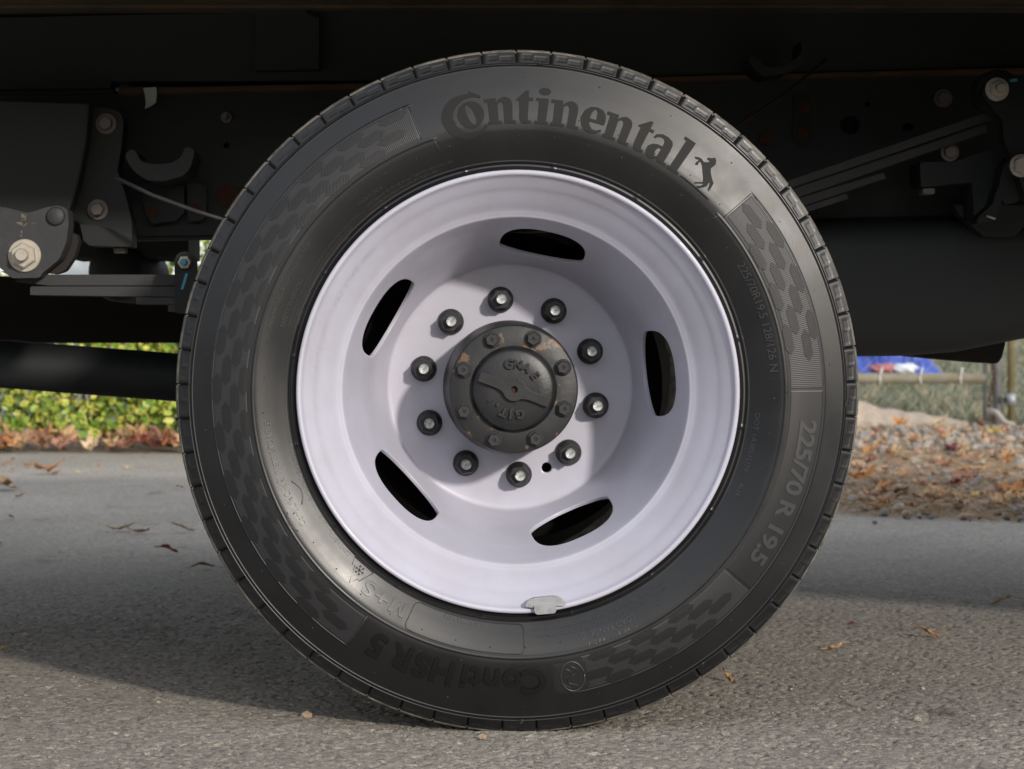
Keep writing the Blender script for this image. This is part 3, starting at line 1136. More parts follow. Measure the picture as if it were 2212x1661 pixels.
def build_rim():
    N = 240
    A0 = 78.2
    npf = len(RIM)
    rr = np.array([p[0] for p in RIM]); dd = np.array([p[1] for p in RIM])
    sarc = np.concatenate([[0], np.cumsum(np.hypot(np.diff(rr), np.diff(dd)))])

    def at_(i, s):             # i in cells round, s = profile index (float)
        k = min(int(s), npf - 2); t = s - k
        r = rr[k] * (1 - t) + rr[k + 1] * t
        d = dd[k] * (1 - t) + dd[k + 1] * t
        a = R(A0 + i * 360.0 / N)
        return (r * math.cos(a), d, r * math.sin(a))
    verts = []; faces = []
    skip = set()
    patches = []

    def r2s(r):                # cone and disc are monotone falling in r
        k = int(np.searchsorted(-rr, -r)) - 1
        k = max(8, min(k, npf - 2))
        t = (rr[k] - r) / (rr[k] - rr[k + 1])
        return k + t

    def patch(i0, i1, j0, j1, outline, rings, depth):
        for i in range(i0, i1):
            for j in range(j0, j1):
                skip.add((i % N, j))
        patches.append((i0, i1, j0, j1, outline, rings, depth))
    # vents
    vent = []
    T = []
    n_ = 160
    for k in range(n_):
        t = 2 * math.pi * k / n_
        ct, st = math.cos(t), math.sin(t)
        x = 0.0535 * (abs(ct) ** 0.86) * (1 if ct > 0 else -1)
        y = 0.1742 + (0.0220 * (abs(st) ** 0.85) if st > 0 else -0.0065 * (abs(st) ** 0.35))
        T.append((x, y))
    for q in range(5):
        i0 = q * 48 - 22
        ol = []
        for x, y in T:
            r = math.hypot(x, y); a = math.degrees(math.atan2(x, y))   # +x = clockwise
            ol.append((q * 48 - a / 1.5, r2s(r)))
        patch(i0, i0 + 44, 26, 52, ol, 9, 0.0045)
    ol = []
    hx_, hr_ = -95.67 , 0.1136
    for k in range(40):
        t = 2 * math.pi * k / 40
        ol.append((hx_ + math.degrees(0.0074 * math.cos(t) / hr_) / 1.5, r2s(hr_ + 0.0074 * math.sin(t))))
    patch(-104, -88, 56, 61, ol, 5, 0.010)

    for j in range(npf):
        for i in range(N):
            verts.append(at_(i, j))
    for j in range(npf - 1):
        for i in range(N):
            if (i, j) in skip:
                continue
            a, b = j * N + i, j * N + (i + 1) % N
            faces.append((a, b, b + N, a + N))
    for i0, i1, j0, j1, ol, rings, depth in patches:
        bp = [(i, j0) for i in range(i0, i1)] + [(i1, j) for j in range(j0, j1)] + \
             [(i, j1) for i in range(i1, i0, -1)] + [(i0, j) for j in range(j1, j0, -1)]
        ci = sum(p[0] for p in ol) / len(ol)

        def met(i, s):
            k = min(int(s), npf - 2); t = s - k
            r_loc = rr[k] * (1 - t) + rr[k + 1] * t
            return (R((i - ci) * 1.5) * r_loc, sarc[k] * (1 - t) + sarc[k + 1] * t)
        om = [met(*p) for p in ol]
        cy_ = (max(p[1] for p in om) + min(p[1] for p in om)) / 2
        oa = np.array([math.atan2(p[1] - cy_, p[0]) for p in om])
        order = np.argsort(oa)
        oa_s = oa[order]
        oi = np.array([ol[k][0] for k in order]); os_ = np.array([ol[k][1] for k in order])
        oa3 = np.concatenate([oa_s - 2 * math.pi, oa_s, oa_s + 2 * math.pi])
        oi3 = np.tile(oi, 3); os3 = np.tile(os_, 3)
        nb = len(bp)
        ringidx = []
        hole = []
        for (i, j) in bp:
            m_ = met(i, j)
            a = math.atan2(m_[1] - cy_, m_[0])
            hole.append((float(np.interp(a, oa3, oi3)), float(np.interp(a, oa3, os3))))
        first = [j * N + (i % N) for i, j in bp]
        ringidx.append(first)
        for k in range(1, rings + 1):
            t = 1 - (1 - k / rings) ** 1.6
            row = []
            for (b_, h_) in zip(bp, hole):
                verts.append(at_(b_[0] * (1 - t) + h_[0] * t, b_[1] * (1 - t) + h_[1] * t))
                row.append(len(verts) - 1)
            ringidx.append(row)
        # rolled edge and wall thickness of the opening
        cx3 = np.mean([verts[k] for k in ringidx[-1]], axis=0)
        for q_, (inset, push) in enumerate(((0.0007, 0.0007), (0.0010, 0.0020), (0.0010, depth))):
            row = []
            for k, h_ in zip(ringidx[rings], hole):
                p = np.array(verts[k])
                # inward surface normal: away from the viewer and towards the rim's outside
                e = 0.3
                p1 = np.array(at_(h_[0], max(0, h_[1] - e))); p2 = np.array(at_(h_[0], min(npf - 1.01, h_[1] + e)))
                tg = p2 - p1; tg /= np.linalg.norm(tg)
                rad = np.array([math.cos(R(A0 + h_[0] * 1.5)), 0, math.sin(R(A0 + h_[0] * 1.5))])
                cir = np.array([-rad[2], 0, rad[0]])
                nrm = np.cross(tg, cir)
                if nrm[1] < 0:
                    nrm = -nrm
                c_ = cx3 - p; c_ = c_ / np.linalg.norm(c_)
                verts.append(tuple(p + c_ * inset + nrm * push))
                row.append(len(verts) - 1)
            ringidx.append(row)
        for a_, b_ in zip(ringidx[:-1], ringidx[1:]):
            for k in range(nb):
                k2 = (k + 1) % nb
                faces.append((a_[k], a_[k2], b_[k2], b_[k]))
    me = pydata('rim', verts, faces)
    bm = bmesh.new(); bm.from_mesh(me)
    bmesh.ops.recalc_face_normals(bm, faces=bm.faces)
    bm.normal_update()
    up = sum(f.normal.y * f.calc_area() for f in bm.faces)
    if up > 0:
        bmesh.ops.reverse_faces(bm, faces=bm.faces)
    bm.to_mesh(me); bm.free()
    me.polygons.foreach_set('use_smooth', [True] * len(me.polygons))
    o = link('rim', me, M['paint'], wheel)
    o.location = (WX, WY, WZ)
    return set_sharp(o, 50)


rim = build_rim()
# barrel behind the dish, closing the wheel to the second tyre
revolve('rim_barrel', [(0.2604, 0.012), (0.2500, 0.016), (0.2480, 0.040), (0.2250, 0.075), (0.2250, 0.12), (0.2480, 0.160), (0.2600, 0.195)],
        WX, WZ, WY, M['dark'], wheel, 96, cap=False)
revolve('brake_drum', [(0.05, 0.262), (0.196, 0.262), (0.199, 0.270), (0.199, 0.50)], WX, WZ, WY, M['dark'], wheel, 96)

# stamped words on the rim band
stamp = text_mesh('19.5X6.75 DOT 06 11 2024 FORGING 22 MAX LOAD 4000', 0.0085, 0.0002, 0, 1.3)
bm = bmesh.new(); bm.from_mesh(stamp)
for v in bm.verts:
    r = 0.2352 + v.co.y
    a = R(170) - v.co.x * 1.05 / 0.236
    d = float(np.interp(-r, [-p[0] for p in RIM[8:40]], [p[1] for p in RIM[8:40]]))
    v.co = (r * math.cos(a), d - 0.0003 - v.co.z, r * math.sin(a))
bmesh.ops.recalc_face_normals(bm, faces=bm.faces)
bm.to_mesh(stamp); bm.free()
o = link('rim_stamping', stamp, M['paint'], wheel)
o.location = (WX, WY, WZ)


def hexprism(name, prof, n_mat, parent, cx, cz, y, rot=0.0, round_prof=None, mesh=None):
    """prof: [(corner radius, y)] hexagonal stack; round_prof: [(radius, y)] lathe; y forwards is negative"""
    if mesh is None:
        v, f = [], []
        for k, (r, yy) in enumerate(prof):
            for i in range(6):
                a = R(60 * i)
                v.append((r * math.cos(a), yy, r * math.sin(a)))
        for k in range(len(prof) - 1):
            for i in range(6):
                a, b = k * 6 + i, k * 6 + (i + 1) % 6
                f.append((a, b, b + 6, a + 6))
        f.append(tuple(range(6)))
        f.append(tuple(range((len(prof) - 1) * 6, len(prof) * 6)))
        if round_prof:
            base = len(v); n = 40
            for r, yy in round_prof:
                for i in range(n):
                    a = 2 * math.pi * i / n
                    v.append((r * math.cos(a), yy, r * math.sin(a)))
            for k in range(len(round_prof) - 1):
                for i in range(n):
                    a, b = base + k * n + i, base + k * n + (i + 1) % n
                    f.append((a, b, b + n, a + n))
            f.append(tuple(range(base, base + n)))
            f.append(tuple(range(base + (len(round_prof) - 1) * n, base + len(round_prof) * n)))
        mesh = pydata(name, v, f)
        bm = bmesh.new(); bm.from_mesh(mesh)
        bmesh.ops.recalc_face_normals(bm, faces=bm.faces)
        bm.to_mesh(mesh); bm.free()
        mesh.polygons.foreach_set('use_smooth', [True] * len(mesh.polygons))
        mesh.materials.append(n_mat)
    o = bpy.data.objects.new(name, mesh)
    C.objects.link(o)
    o.parent = parent
    o.location = (cx, y, cz)
    o.rotation_euler = (0, R(rot), 0)
    return o


nut_mesh = stud_mesh = None
for k in range(10):
    a = R(96 - 36 * k)
    x, z = WX + 0.1125 * math.cos(a), WZ + 0.1125 * math.sin(a)
    rot = random.uniform(0, 60)
    o = hexprism('lug_nut', [(0.0138, -0.004), (0.0138, -0.0235), (0.0124, -0.0260)], M['nut'], wheel, x, z, WY + 0.2400, rot,
                 [(0.0166, 0.0), (0.0166, -0.0035), (0.0158, -0.0055), (0.0132, -0.0105), (0.0120, -0.012)], nut_mesh)
    if nut_mesh is None:
        nut_mesh = o.data; set_sharp(o, 30)
    s = hexprism('wheel_stud', [(0.002, -0.034), (0.002, -0.0345)], M['stud'], wheel, x, z, WY + 0.2400, rot,
                 [(0.0066, -0.020), (0.0066, -0.0350), (0.0058, -0.0366), (0.0035, -0.0362)], stud_mesh)
    if stud_mesh is None:
        stud_mesh = s.data; set_sharp(s, 30)
# clip weight on the lip at the foot of the rim
wt = [(1134, 1311), (1138, 1300), (1150, 1292), (1172, 1289.5), (1196, 1287.5), (1208, 1290), (1218, 1297), (1223, 1308), (1200, 1310), (1150, 1313)]
slab('balance_weight', wt, WY - 0.004, 0.008, M['weight'], wheel, bev=0.003, rnd=5)
slab('balance_weight_clip', [(1153, 1308), (1200, 1305), (1202, 1320), (1198, 1325), (1160, 1328), (1155, 1324)], WY - 0.0065, 0.012,
     M['weight'], wheel, bev=0.002, rnd=3)

# ---- hub of the driven axle
hub = part('axle_hub')
HY = WY + 0.12
revolve('hub_flange', [(0.053, 0.0), (0.0770, 0.0), (0.0785, 0.0012), (0.0790, 0.006), (0.0800, 0.014), (0.0838, 0.075), (0.0855, 0.12)],
        WX, WZ, HY, M['hub'], hub, 96)
revolve('hub_cover', [(0.0, -0.0125), (0.030, -0.0122), (0.0455, -0.0108), (0.0495, -0.0085), (0.0510, -0.004), (0.0515, -0.0015), (0.0532, -0.0010), (0.0535, 0.004)],
        WX, WZ, HY, M['hub_plain'], hub, 96, cap=False)
# raised bar across the cover, with a boss and a rusty dimple in the middle
bang = -20.5
bar = []
L_, w_ = 0.0455, 0.0056
for sx, sy, rev in ((-1, 1, False), (1, 1, True), (1, -1, False), (-1, -1, True)):
    q_ = [(L_, w_), (0.0215, w_), (0.0165, 0.0066)] + [(0.0142 * math.cos(R(t)), 0.0142 * math.sin(R(t))) for t in (36, 48, 60, 72, 84)]
    q_ = [(sx * x, sy * y) for x, y in q_]
    bar += q_[::-1] if rev else q_
hole_ = [(0.0042 * math.cos(t * math.pi / 10), 0.0042 * math.sin(t * math.pi / 10)) for t in range(20)]
me = curve_mesh([bar, hole_], 0.0055)
me.transform(Matrix(((1, 0, 0, 0), (0, 0, 1, 0), (0, 1, 0, 0), (0, 0, 0, 1))))
bm = bmesh.new(); bm.from_mesh(me)
bmesh.ops.remove_doubles(bm, verts=bm.verts, dist=1e-6)
bmesh.ops.recalc_face_normals(bm, faces=bm.faces)
bm.to_mesh(me); bm.free()
o = link('cover_rib', me, M['hub_plain'], hub)
o.location = (WX, HY - 0.0128, WZ)
o.rotation_euler = (0, -R(bang), 0)
bevel(o, 0.0018, 3)
revolve('rust_dimple', [(0.0, 0.0), (0.0041, 0.0004)], WX, WZ, HY - 0.0130, M['rust'], hub, 20, cap=False)


def hub_text(body, r, a_c, size, step, jitter=0):
    for k, ch in enumerate(body):
        me = text_mesh(ch, size * 1.12, 0.0032, 0.055 * size)
        if not len(me.vertices):
            continue
        a = a_c - step * (k - (len(body) - 1) / 2)
        xs = [v.co.x for v in me.vertices]
        me.transform(Matrix.Translation((-(max(xs) + min(xs)) / 2, 0, 0)))
        me.transform(Matrix(((1, 0, 0, 0), (0, 0, 1, 0), (0, 1, 0, 0), (0, 0, 0, 1))))
        o = link('cover_letter', me, M['hub_plain'], hub)
        o.location = (WX + r * math.cos(R(a)), HY - 0.0125, WZ + r * math.sin(R(a)))
        o.rotation_euler = (0, R(90 - a), 0)
        bevel(o, 0.0006, 2)


for ch_, a_, z_ in (('G', 101, .0145), ('N', 81, .0125), ('A', 61, .0125), ('E', 33, .0125), ('G', -76, .0125), ('J', -96, .0125), ('T', -115, .0125), ('.', -137, .018), ('1', -156, .010)):
    hub_text(ch_, 0.0262, a_, z_, 0)

hb_mesh = None
for k in range(8):
    a = R(23.9 + 45 * k)
    x, z = WX + 0.0664 * math.cos(a), WZ + 0.0664 * math.sin(a)
    o = hexprism('hub_bolt', [(0.0086, -0.002), (0.0086, -0.0075), (0.0076, -0.0090), (0.0024, -0.0090), (0.0014, -0.0080)], M['hub_bolt'], hub, x, z, HY,
                 random.uniform(0, 60), [(0.0102, 0.0), (0.0102, -0.0026), (0.0095, -0.0032), (0.0050, -0.0032)], hb_mesh)
    if hb_mesh is None:
        hb_mesh = o.data; set_sharp(o, 30)

# ---- inner tyre of the pair, axle, driveshaft
inner = part('inner_wheel')
build_tyre('tyre', WY + HALF + 0.292, inner, detail=False)
own(tube('axle_tube', [(WX, 3.1, WZ), (WX, 4.5, WZ)], 0.062, M['black'], None, 24))
dif = revolve('differential', [(0.0, 0.0), (0.10, 0.02), (0.15, 0.08), (0.16, 0.15), (0.15, 0.22), (0.10, 0.28), (0.0, 0.30)], WX, WZ, 3.62, M['black'], None, 40, cap=False)
own(dif)
for yy in (4.38, 4.67):
    pass
far = part('far_wheel')
for k_, yy in enumerate((4.53, 4.83)):
    t_ = build_tyre('tyre', yy, far, detail=False)
ds = own(tube('driveshaft', [P(-700, 755, 3.72), P(0, 785.5, 3.72), P(380, 815, 3.72), P(1050, 862, 3.72)], 0.0405, M['black'], None, 32))
far_side = own(box('far_side_beam', -3.4, 0.2, 4.05, 4.28, 0.4525, 0.575, M['brown'], None, 0.004))
own(box('far_frame_rail', -3.2, 3.2, 4.14, 4.22, 0.600, 0.83, M['black'], None, 0.004)) if False else None
own(box('far_rail', -3.2, 3.2, 4.14, 4.22, 0.672, 0.90, M['black'], None, 0.004))
# dark round tank seen between the springs and the frame
rt_ = P(263, 592, 3.75)
own(revolve('air_tank', [(0.0, -0.07), (0.03, -0.07), (0.045, -0.06), (0.052, -0.03), (0.052, 0.25)], rt_.x, rt_.z + 0.004, 3.75, M['black'], None, 40, cap=False))
own(box('tank_bracket', P(155, 0, 3.8).x, P(420, 0, 3.8).x, 3.7, 3.9, P(0, 561, 3.8).z, P(0, 505, 3.8).z, M['black'], None, 0.003))

# ---- frame rail and subframe (raked a little up towards the right)
RY = 3.36
rail_top = lambda x: 204 - 0.0245 * (x - 256)
rail = slab('frame_rail', [(-700, rail_top(-700)), (2900, rail_top(2900)), (2900, 445), (1700, 478), (900, 505), (282, 513), (-700, 530)], RY, 0.008, M['black'], None,
            holes=[[(1836.7 + 22 * math.cos(t * .314), 270.5 + 20 * math.sin(t * .314)) for t in range(20)],
                   [(1961.5 + 12 * math.cos(t * .314), 274 + 8 * math.sin(t * .314)) for t in range(20)],
                   [(1874 + 6 * math.cos(t * .314), 225 + 6 * math.sin(t * .314)) for t in range(20)],
                   [(489 + 6.5 * math.cos(t * .314), 314 + 6.5 * math.sin(t * .314)) for t in range(20)]], bev=0.001)
own(rail)
own(slab('hole_blocker', [(1700, 190), (2060, 180), (2060, 340), (1700, 350)], RY + 0.06, 0.004, M['black'], None, bev=0))  # added plates that stop sky light showing through the rail holes
own(slab('hole_blocker', [(450, 290), (520, 290), (520, 340), (450, 340)], RY + 0.06, 0.004, M['black'], None, bev=0))
own(slab('rail_flange', [(-700, 530), (282, 511), (900, 502), (1700, 475), (2900, 442), (2900, 447), (1700, 480), (900, 507), (282, 517), (-700, 536)], RY, 0.075, M['black'], None, bev=0))
st = own(slab('spacer_strip', [(256, 190), (1000, 175), (1000, 187.5), (256, 203)], RY - 0.032, 0.12, M['primer'], None))
st2 = own(slab('spacer_strip', [(1000, 176), (2100, 148), (2700, 134), (2700, 146), (2099, 158), (1000, 187.5)], RY - 0.032, 0.12, M['primer'], None))
own(slab('spacer_block', [(-700, 205), (246, 192), (246, 203), (-700, 217)], RY - 0.006, 0.09, M['black_plastic'], None))
own(slab('spacer_block', [(-700, 185), (240, 172), (240, 190), (-700, 203)], RY - 0.02, 0.05, M['black'], None))
sub = own(slab('subframe_beam', [(-700, 52), (2900, -25), (2900, 128), (1000, 174), (256, 176), (-700, 184)], RY - 0.022, 0.10, M['black'], None))
own(slab('crossmember_end', [(560, -60), (655, -60), (660, 26), (690, 38), (690, 150), (550, 152), (553, 30)], RY - 0.05, 0.05, M['black'], None))
# deck: boards running lengthwise, edge channel, cross bearers
deck = part('deck')
y = 2.52
k = 0
while y < 4.6:
    box('deck_board', -3.3, 3.3, y, y + 0.118, 0.952 + (k % 3) * 0.0015, 0.985, M['deckwood'], deck, 0.003)
    y += 0.128
    k += 1
box('deck_edge', -3.35, 3.35, 2.44, 2.515, 0.945, 1.02, M['black'], deck, 0.004)
box('deck_edge', -3.35, 3.35, 4.76, 4.82, 0.945, 1.00, M['black'], deck, 0.004)
box('deck_top', -3.3, 3.3, 2.52, 4.755, 0.988, 0.998, M['black'], deck)
for xx in (-2.6, -2.0, -1.4, 0.45, 1.1, 1.75, 2.4):
    box('deck_bearer', xx, xx + 0.06, 2.52, 3.30, 0.955, 0.99, M['black'], deck) if False else None
# unseen box added under the deck to shade the road, springs and tank
tb = curve_mesh([[(0.82, 0.94), (0.82, 0.66), (1.45, 0.61), (1.72, 0.48), (2.0, 0.42), (3.3, 0.38), (3.3, 0.94)]], 0.17)
tb.transform(Matrix(((1, 0, 0, 0), (0, 0, 1, 2.70), (0, 1, 0, 0), (0, 0, 0, 1))))
own(bevel(link('shade_box', tb, M['black']), 0.01))

# tape
tp = [(309, 190), (337, 188), (338.5, 198), (338, 212), (336, 222), (326, 229), (313, 235), (315, 222), (313, 205)]
tape = own(slab('tape_tag', tp, RY - 0.042, 0.0015, M['tape'], None, bev=0))


def bolt(name, x, y, Y, r_w, r_h, m, parent, proud=0.014, stud=0.0, m2=None):
    """washer + hexagon head at a picture position; radii in picture units"""
    s = Y / FV
    c = P(x, y, Y)
    wr, hr = r_w * s, r_h * s
    o = hexprism(name, [(hr, -0.002), (hr, -proud), (hr * 0.88, -proud - 0.0015)], m, parent, c.x, c.z, Y, random.uniform(0, 60),
                 [(wr, 0.0), (wr, -0.0028), (wr * 0.96, -0.0036), (wr * 0.5, -0.0036)])
    set_sharp(o, 30)
    if stud:
        q = hexprism(name + '_end', [(0.001, -proud), (0.001, -proud - 0.001)], m2 or m, parent, c.x, c.z, Y, 0,
                     [(stud * s, -0.002), (stud * s, -proud - 0.012), (stud * s * 0.85, -proud - 0.014)])
        set_sharp(q, 30)
    return o


class _W:      # parts directly under the truck keep world coordinates through 'own'
    pass


def tbolt(*a, **k):
    e = a[6]
    return bolt(*a, **k)


frame_bolts = part('frame_fittings')
ZD, ZN = M['zinc_dull'], M['zinc']
# left bracket
lb = part('spring_bracket')
slab('bracket_plate', [(195, 238), (205, 231), (246, 235), (262, 246), (267, 262), (262, 320), (253, 369), (262, 392), (276, 440), (284, 478), (285, 532), (190, 530),
                       (181, 489), (150, 470), (158, 430)], 3.24, 0.05, M['black'], lb, bev=0.004, rnd=8)
slab('bracket_foot', [(172, 484), (205, 486), (284, 505), (285, 533), (245, 533), (193, 531), (180, 520)], 3.20, 0.06, M['black_plastic'], lb, bev=0.003)
bolt('bracket_bolt', 229.7, 267.6, 3.24, 22.5, 15.5, ZD, lb)
bolt('bracket_bolt', 212, 453, 3.24, 22.5, 15, ZD, lb)
slab('bracket_stud', [(245, 534), (272, 534), (272, 547), (245, 547)], 3.22, 0.02, ZD, lb, bev=0.002)
# hanger plate at far left, casting with the big nut
lh = part('spring_hanger')
slab('hanger_plate', [(-300, 205), (194, 222), (188, 300), (168, 400), (150, 455), (60, 475), (-300, 470)], 3.19, 0.04, M['black'], lh, bev=0.004)
slab('hanger_casting', [(-60, 440), (0, 446), (29, 452), (59, 460), (78, 455), (98, 448), (127, 443), (146, 452), (148, 485), (143, 524), (128, 560), (91, 590), (85, 600),
                        (25, 601), (0, 578), (-60, 560)], 3.13, 0.05, M['cast'], lh, bev=0.004, rnd=7)
slab('hanger_side', [(143, 500), (165, 505), (170, 520), (160, 555), (140, 585), (120, 592), (100, 590)], 3.18, 0.03, M['brown'], lh, bev=0.003, rnd=6)
for q_ in ([(45, 462), (58, 462), (55, 476), (47, 477)], [(34, 481), (44, 478), (50, 483), (60, 482), (50, 490), (43, 486)], [(44, 499), (48, 498), (47, 513), (43, 512)], [(66, 482), (86, 480), (86, 481.5), (66, 484)]):
    slab('chalk_mark', q_, 3.1292, 0.0009, M['chalk'], lh, bev=0)
revolve('casting_boss', [(0.0, -0.006), (0.0105, -0.006), (0.0128, -0.004), (0.0135, 0.0)], P(120.6, 467, 3.13).x, P(120.6, 467, 3.13).z, 3.13, M['cast'], lh, 32, cap=False)
bolt('hanger_nut', 53.5, 552, 3.13, 35.5, 28, ZN, lh, proud=0.016, stud=14)
# spring
spring = part('leaf_spring')
LEAVES = [
    ([(95, 593), (400, 593), (800, 580), (1100, 552), (1400, 490), (1697, 392), (2139, 240)],
     [(2150, 256), (1700, 409), (1400, 510), (1100, 575), (800, 603), (400, 616.5), (60, 616.5), (30, 608)]),
    ([(65, 618.5), (400, 618.5), (800, 605), (1100, 577), (1400, 512), (1703, 412), (2129, 269)],
     [(2133, 285), (1710, 431), (1400, 532), (1100, 600), (800, 627), (400, 641), (65, 637)]),
    ([(293, 642.5), (400, 642.5), (800, 629), (1100, 602), (1400, 534), (1712, 433), (1908, 373)],
     [(1914, 385), (1728, 447), (1400, 549), (1100, 617), (800, 645), (400, 657), (295, 657)]),
    ([(363, 658.5), (800, 647), (1100, 619), (1400, 551), (1730, 449), (1828, 418)],
     [(1833, 429), (1741, 459), (1400, 566), (1100, 634), (800, 661), (363, 673)])]
for top, bot in LEAVES:
    def dens(pl):
        xs = [p[0] for p in pl]
        if xs[0] > xs[-1]:
            pl = pl[::-1]; rev = True
        else:
            rev = False
        g = np.linspace(pl[0][0], pl[-1][0], 30)
        out = list(zip(g, spline(pl, g)))
        return out[::-1] if rev else out
    slab('spring_leaf', dens(top) + dens(bot), 3.17, 0.076, M['spring'], spring, bev=0.0045)
# eye curling round the big bolt
eye = [P(100 + 85 * math.cos(t), 560 + 56 * math.sin(t), 3.2) for t in np.linspace(R(95), R(185), 10)]
slab('spring_eye', [(0, 585), (30, 600), (60, 612), (100, 617), (130, 617), (130, 600), (90, 598), (40, 590)], 3.172, 0.07, M['spring'], spring, bev=0.004)
# clip round the leaves
clip = part('spring_clip')
slab('clip_plate', [(377, 660), (377, 562), (381, 551), (390, 544.5), (401, 543), (413, 547), (422, 556), (425, 566), (425, 680), (377, 676)], 3.10, 0.012, M['black_plastic'], clip, bev=0.002, rnd=3)
bolt('clip_nut', 399.5, 567, 3.10, 13.5, 15, ZN, clip, proud=0.009, stud=7.5, m2=M['teal'])
slab('paint_stroke', [(401, 590), (406, 591), (396, 625), (390, 625)], 3.0985, 0.0025, M['teal'], clip, bev=0, rnd=2)
# bump stop saddle
slab('bump_saddle', [(270, 335), (278, 325), (290, 323), (297, 333), (303, 348), (330, 355), (370, 352), (390, 340), (396, 328), (398, 320), (405, 317), (418, 321), (419, 335),
                     (410, 365), (395, 380), (355, 391), (320, 390), (297, 377), (280, 358)], 3.22, 0.10, M['cast'], frame_bolts, bev=0.005, rnd=5)
slab('bump_saddle', [(1616, 130), (1625, 118), (1650, 140), (1660, 147), (1690, 142), (1718, 128), (1732, 112), (1731, 85), (1742, 85), (1744, 115), (1730, 140), (1700, 158), (1650, 165), (1632, 152)],
     3.2, 0.08, M['black_plastic'], frame_bolts, bev=0.004, rnd=5)
own(tube('brake_line', [P(251, 384, 3.1), P(330, 422, 3.08), P(420, 455, 3.06), P(478, 473, 3.05), P(560, 500, 3.1)], 0.0028, M['cast'], None, 10))
own(tube('brake_line', [P(1785, 128, 3.25), P(1700, 200, 3.22), P(1590, 275, 3.2), P(1540, 310, 3.2)], 0.0022, M['black_plastic'], None, 10))
bolt('rail_bolt', 489, 254, RY, 12, 7, ZD, frame_bolts, proud=0.008, stud=4)
for x, y, r in ((330, 458, 14), (309, 412, 11), (419, 456, 13), (419, 436, 11), (492, 423, 23), (1738, 230, 14), (1735, 285, 14), (1655, 300, 15), (1621, 256, 10)):
    c = P(x, y, RY - 0.006)
    revolve('rust_spot', [(0.0, -0.001), (r * 0.85 * RY / FV, -0.0006), (r * RY / FV, 0.0)], c.x, c.z, RY - 0.006, M['rust'], frame_bolts, 24, cap=False)
slab('rail_plate', [(305, 420), (318, 470), (332, 485), (350, 480), (380, 478), (398, 460), (398, 400), (310, 395)], RY - 0.02, 0.012, M['black'], frame_bolts, bev=0.003, rnd=6)
slab('rail_plate', [(405, 470), (405, 400), (430, 395), (446, 405), (446, 465), (436, 477), (410, 478)], RY - 0.02, 0.012, M['black'], frame_bolts, bev=0.003, rnd=6)
for x, y, r in ((330, 458, 13), (421, 452, 13)):
    c = P(x, y, RY - 0.0205)
    revolve('rust_spot', [(0.0, -0.001), (r * 0.85 * RY / FV, -0.0006), (r * RY / FV, 0.0)], c.x, c.z, RY - 0.0205, M['rust'], frame_bolts, 24, cap=False)
slab('rail_plate', [(1715, 205), (1750, 205), (1756, 310), (1730, 318), (1712, 300)], RY - 0.003, 0.004, M['black_plastic'], frame_bolts, bev=0.001, rnd=6)
# right side: shackle, bolts, lower bracket
sh = part('spring_shackle')
slab('shackle_arm', [(2120, 205), (2128, 178), (2150, 165), (2180, 165), (2240, 200), (2300, 340), (2300, 420), (2218, 432), (2190, 350), (2173, 312), (2167, 290), (2168, 262)],
     3.10, 0.03, M['black_plastic'], sh, bev=0.004, rnd=8)
revolve('shackle_bush', [(0.018, -0.05), (0.028, -0.05), (0.030, -0.04), (0.030, 0.0)], P(2140, 202, 3.17).x, P(2140, 202, 3.17).z, 3.17, M['black'], sh, 40)
bolt('shackle_bolt', 2153, 193, 3.09, 25.5, 19, ZN, sh, proud=0.012, stud=10)
bolt('shackle_bolt', 2205, 358, 3.09, 25, 20, ZN, sh, proud=0.012)
slab('paint_mark', [(2181, 172), (2196, 169), (2198, 175), (2184, 177)], 3.0985, 0.0015, M['teal'], sh, bev=0)
slab('lower_arm', [(2159, 400), (2163, 375), (2175, 345), (2190, 331), (2260, 330), (2260, 410), (2212, 420), (2195, 438), (2170, 441), (2165, 430), (2160, 450), (2145, 478), (2110, 484),
                   (2112, 470), (2145, 440), (2150, 420)], 3.13, 0.04, M['black_plastic'], sh, bev=0.004, rnd=5)
slab('hanger_casting', [(1987, 350), (2060, 350), (2099, 335), (2150, 320), (2165, 350), (2150, 410), (2140, 450), (2105, 480), (2100, 394), (2060, 397), (1990, 405)], 3.20, 0.07, M['black'], sh, bev=0.004, rnd=6)
slab('hanger_stud', [(1993, 406), (2021, 406), (2020, 419), (1994, 419)], 3.2, 0.03, ZD, sh, bev=0.002)
bolt('hanger_bolt', 2036.4, 212.5, RY - 0.02, 20, 14.5, ZD, sh, proud=0.010)
bolt('hanger_bolt', 2051, 329, 3.20, 20, 14.5, ZD, sh, proud=0.010)
tube('split_pin', [P(2131, 466, 3.12), P(2150, 473, 3.12)], 0.0018, ZN, sh, 8)
# long rounded tank at right, with the brown flap below its end
tank = part('muffler_tank')


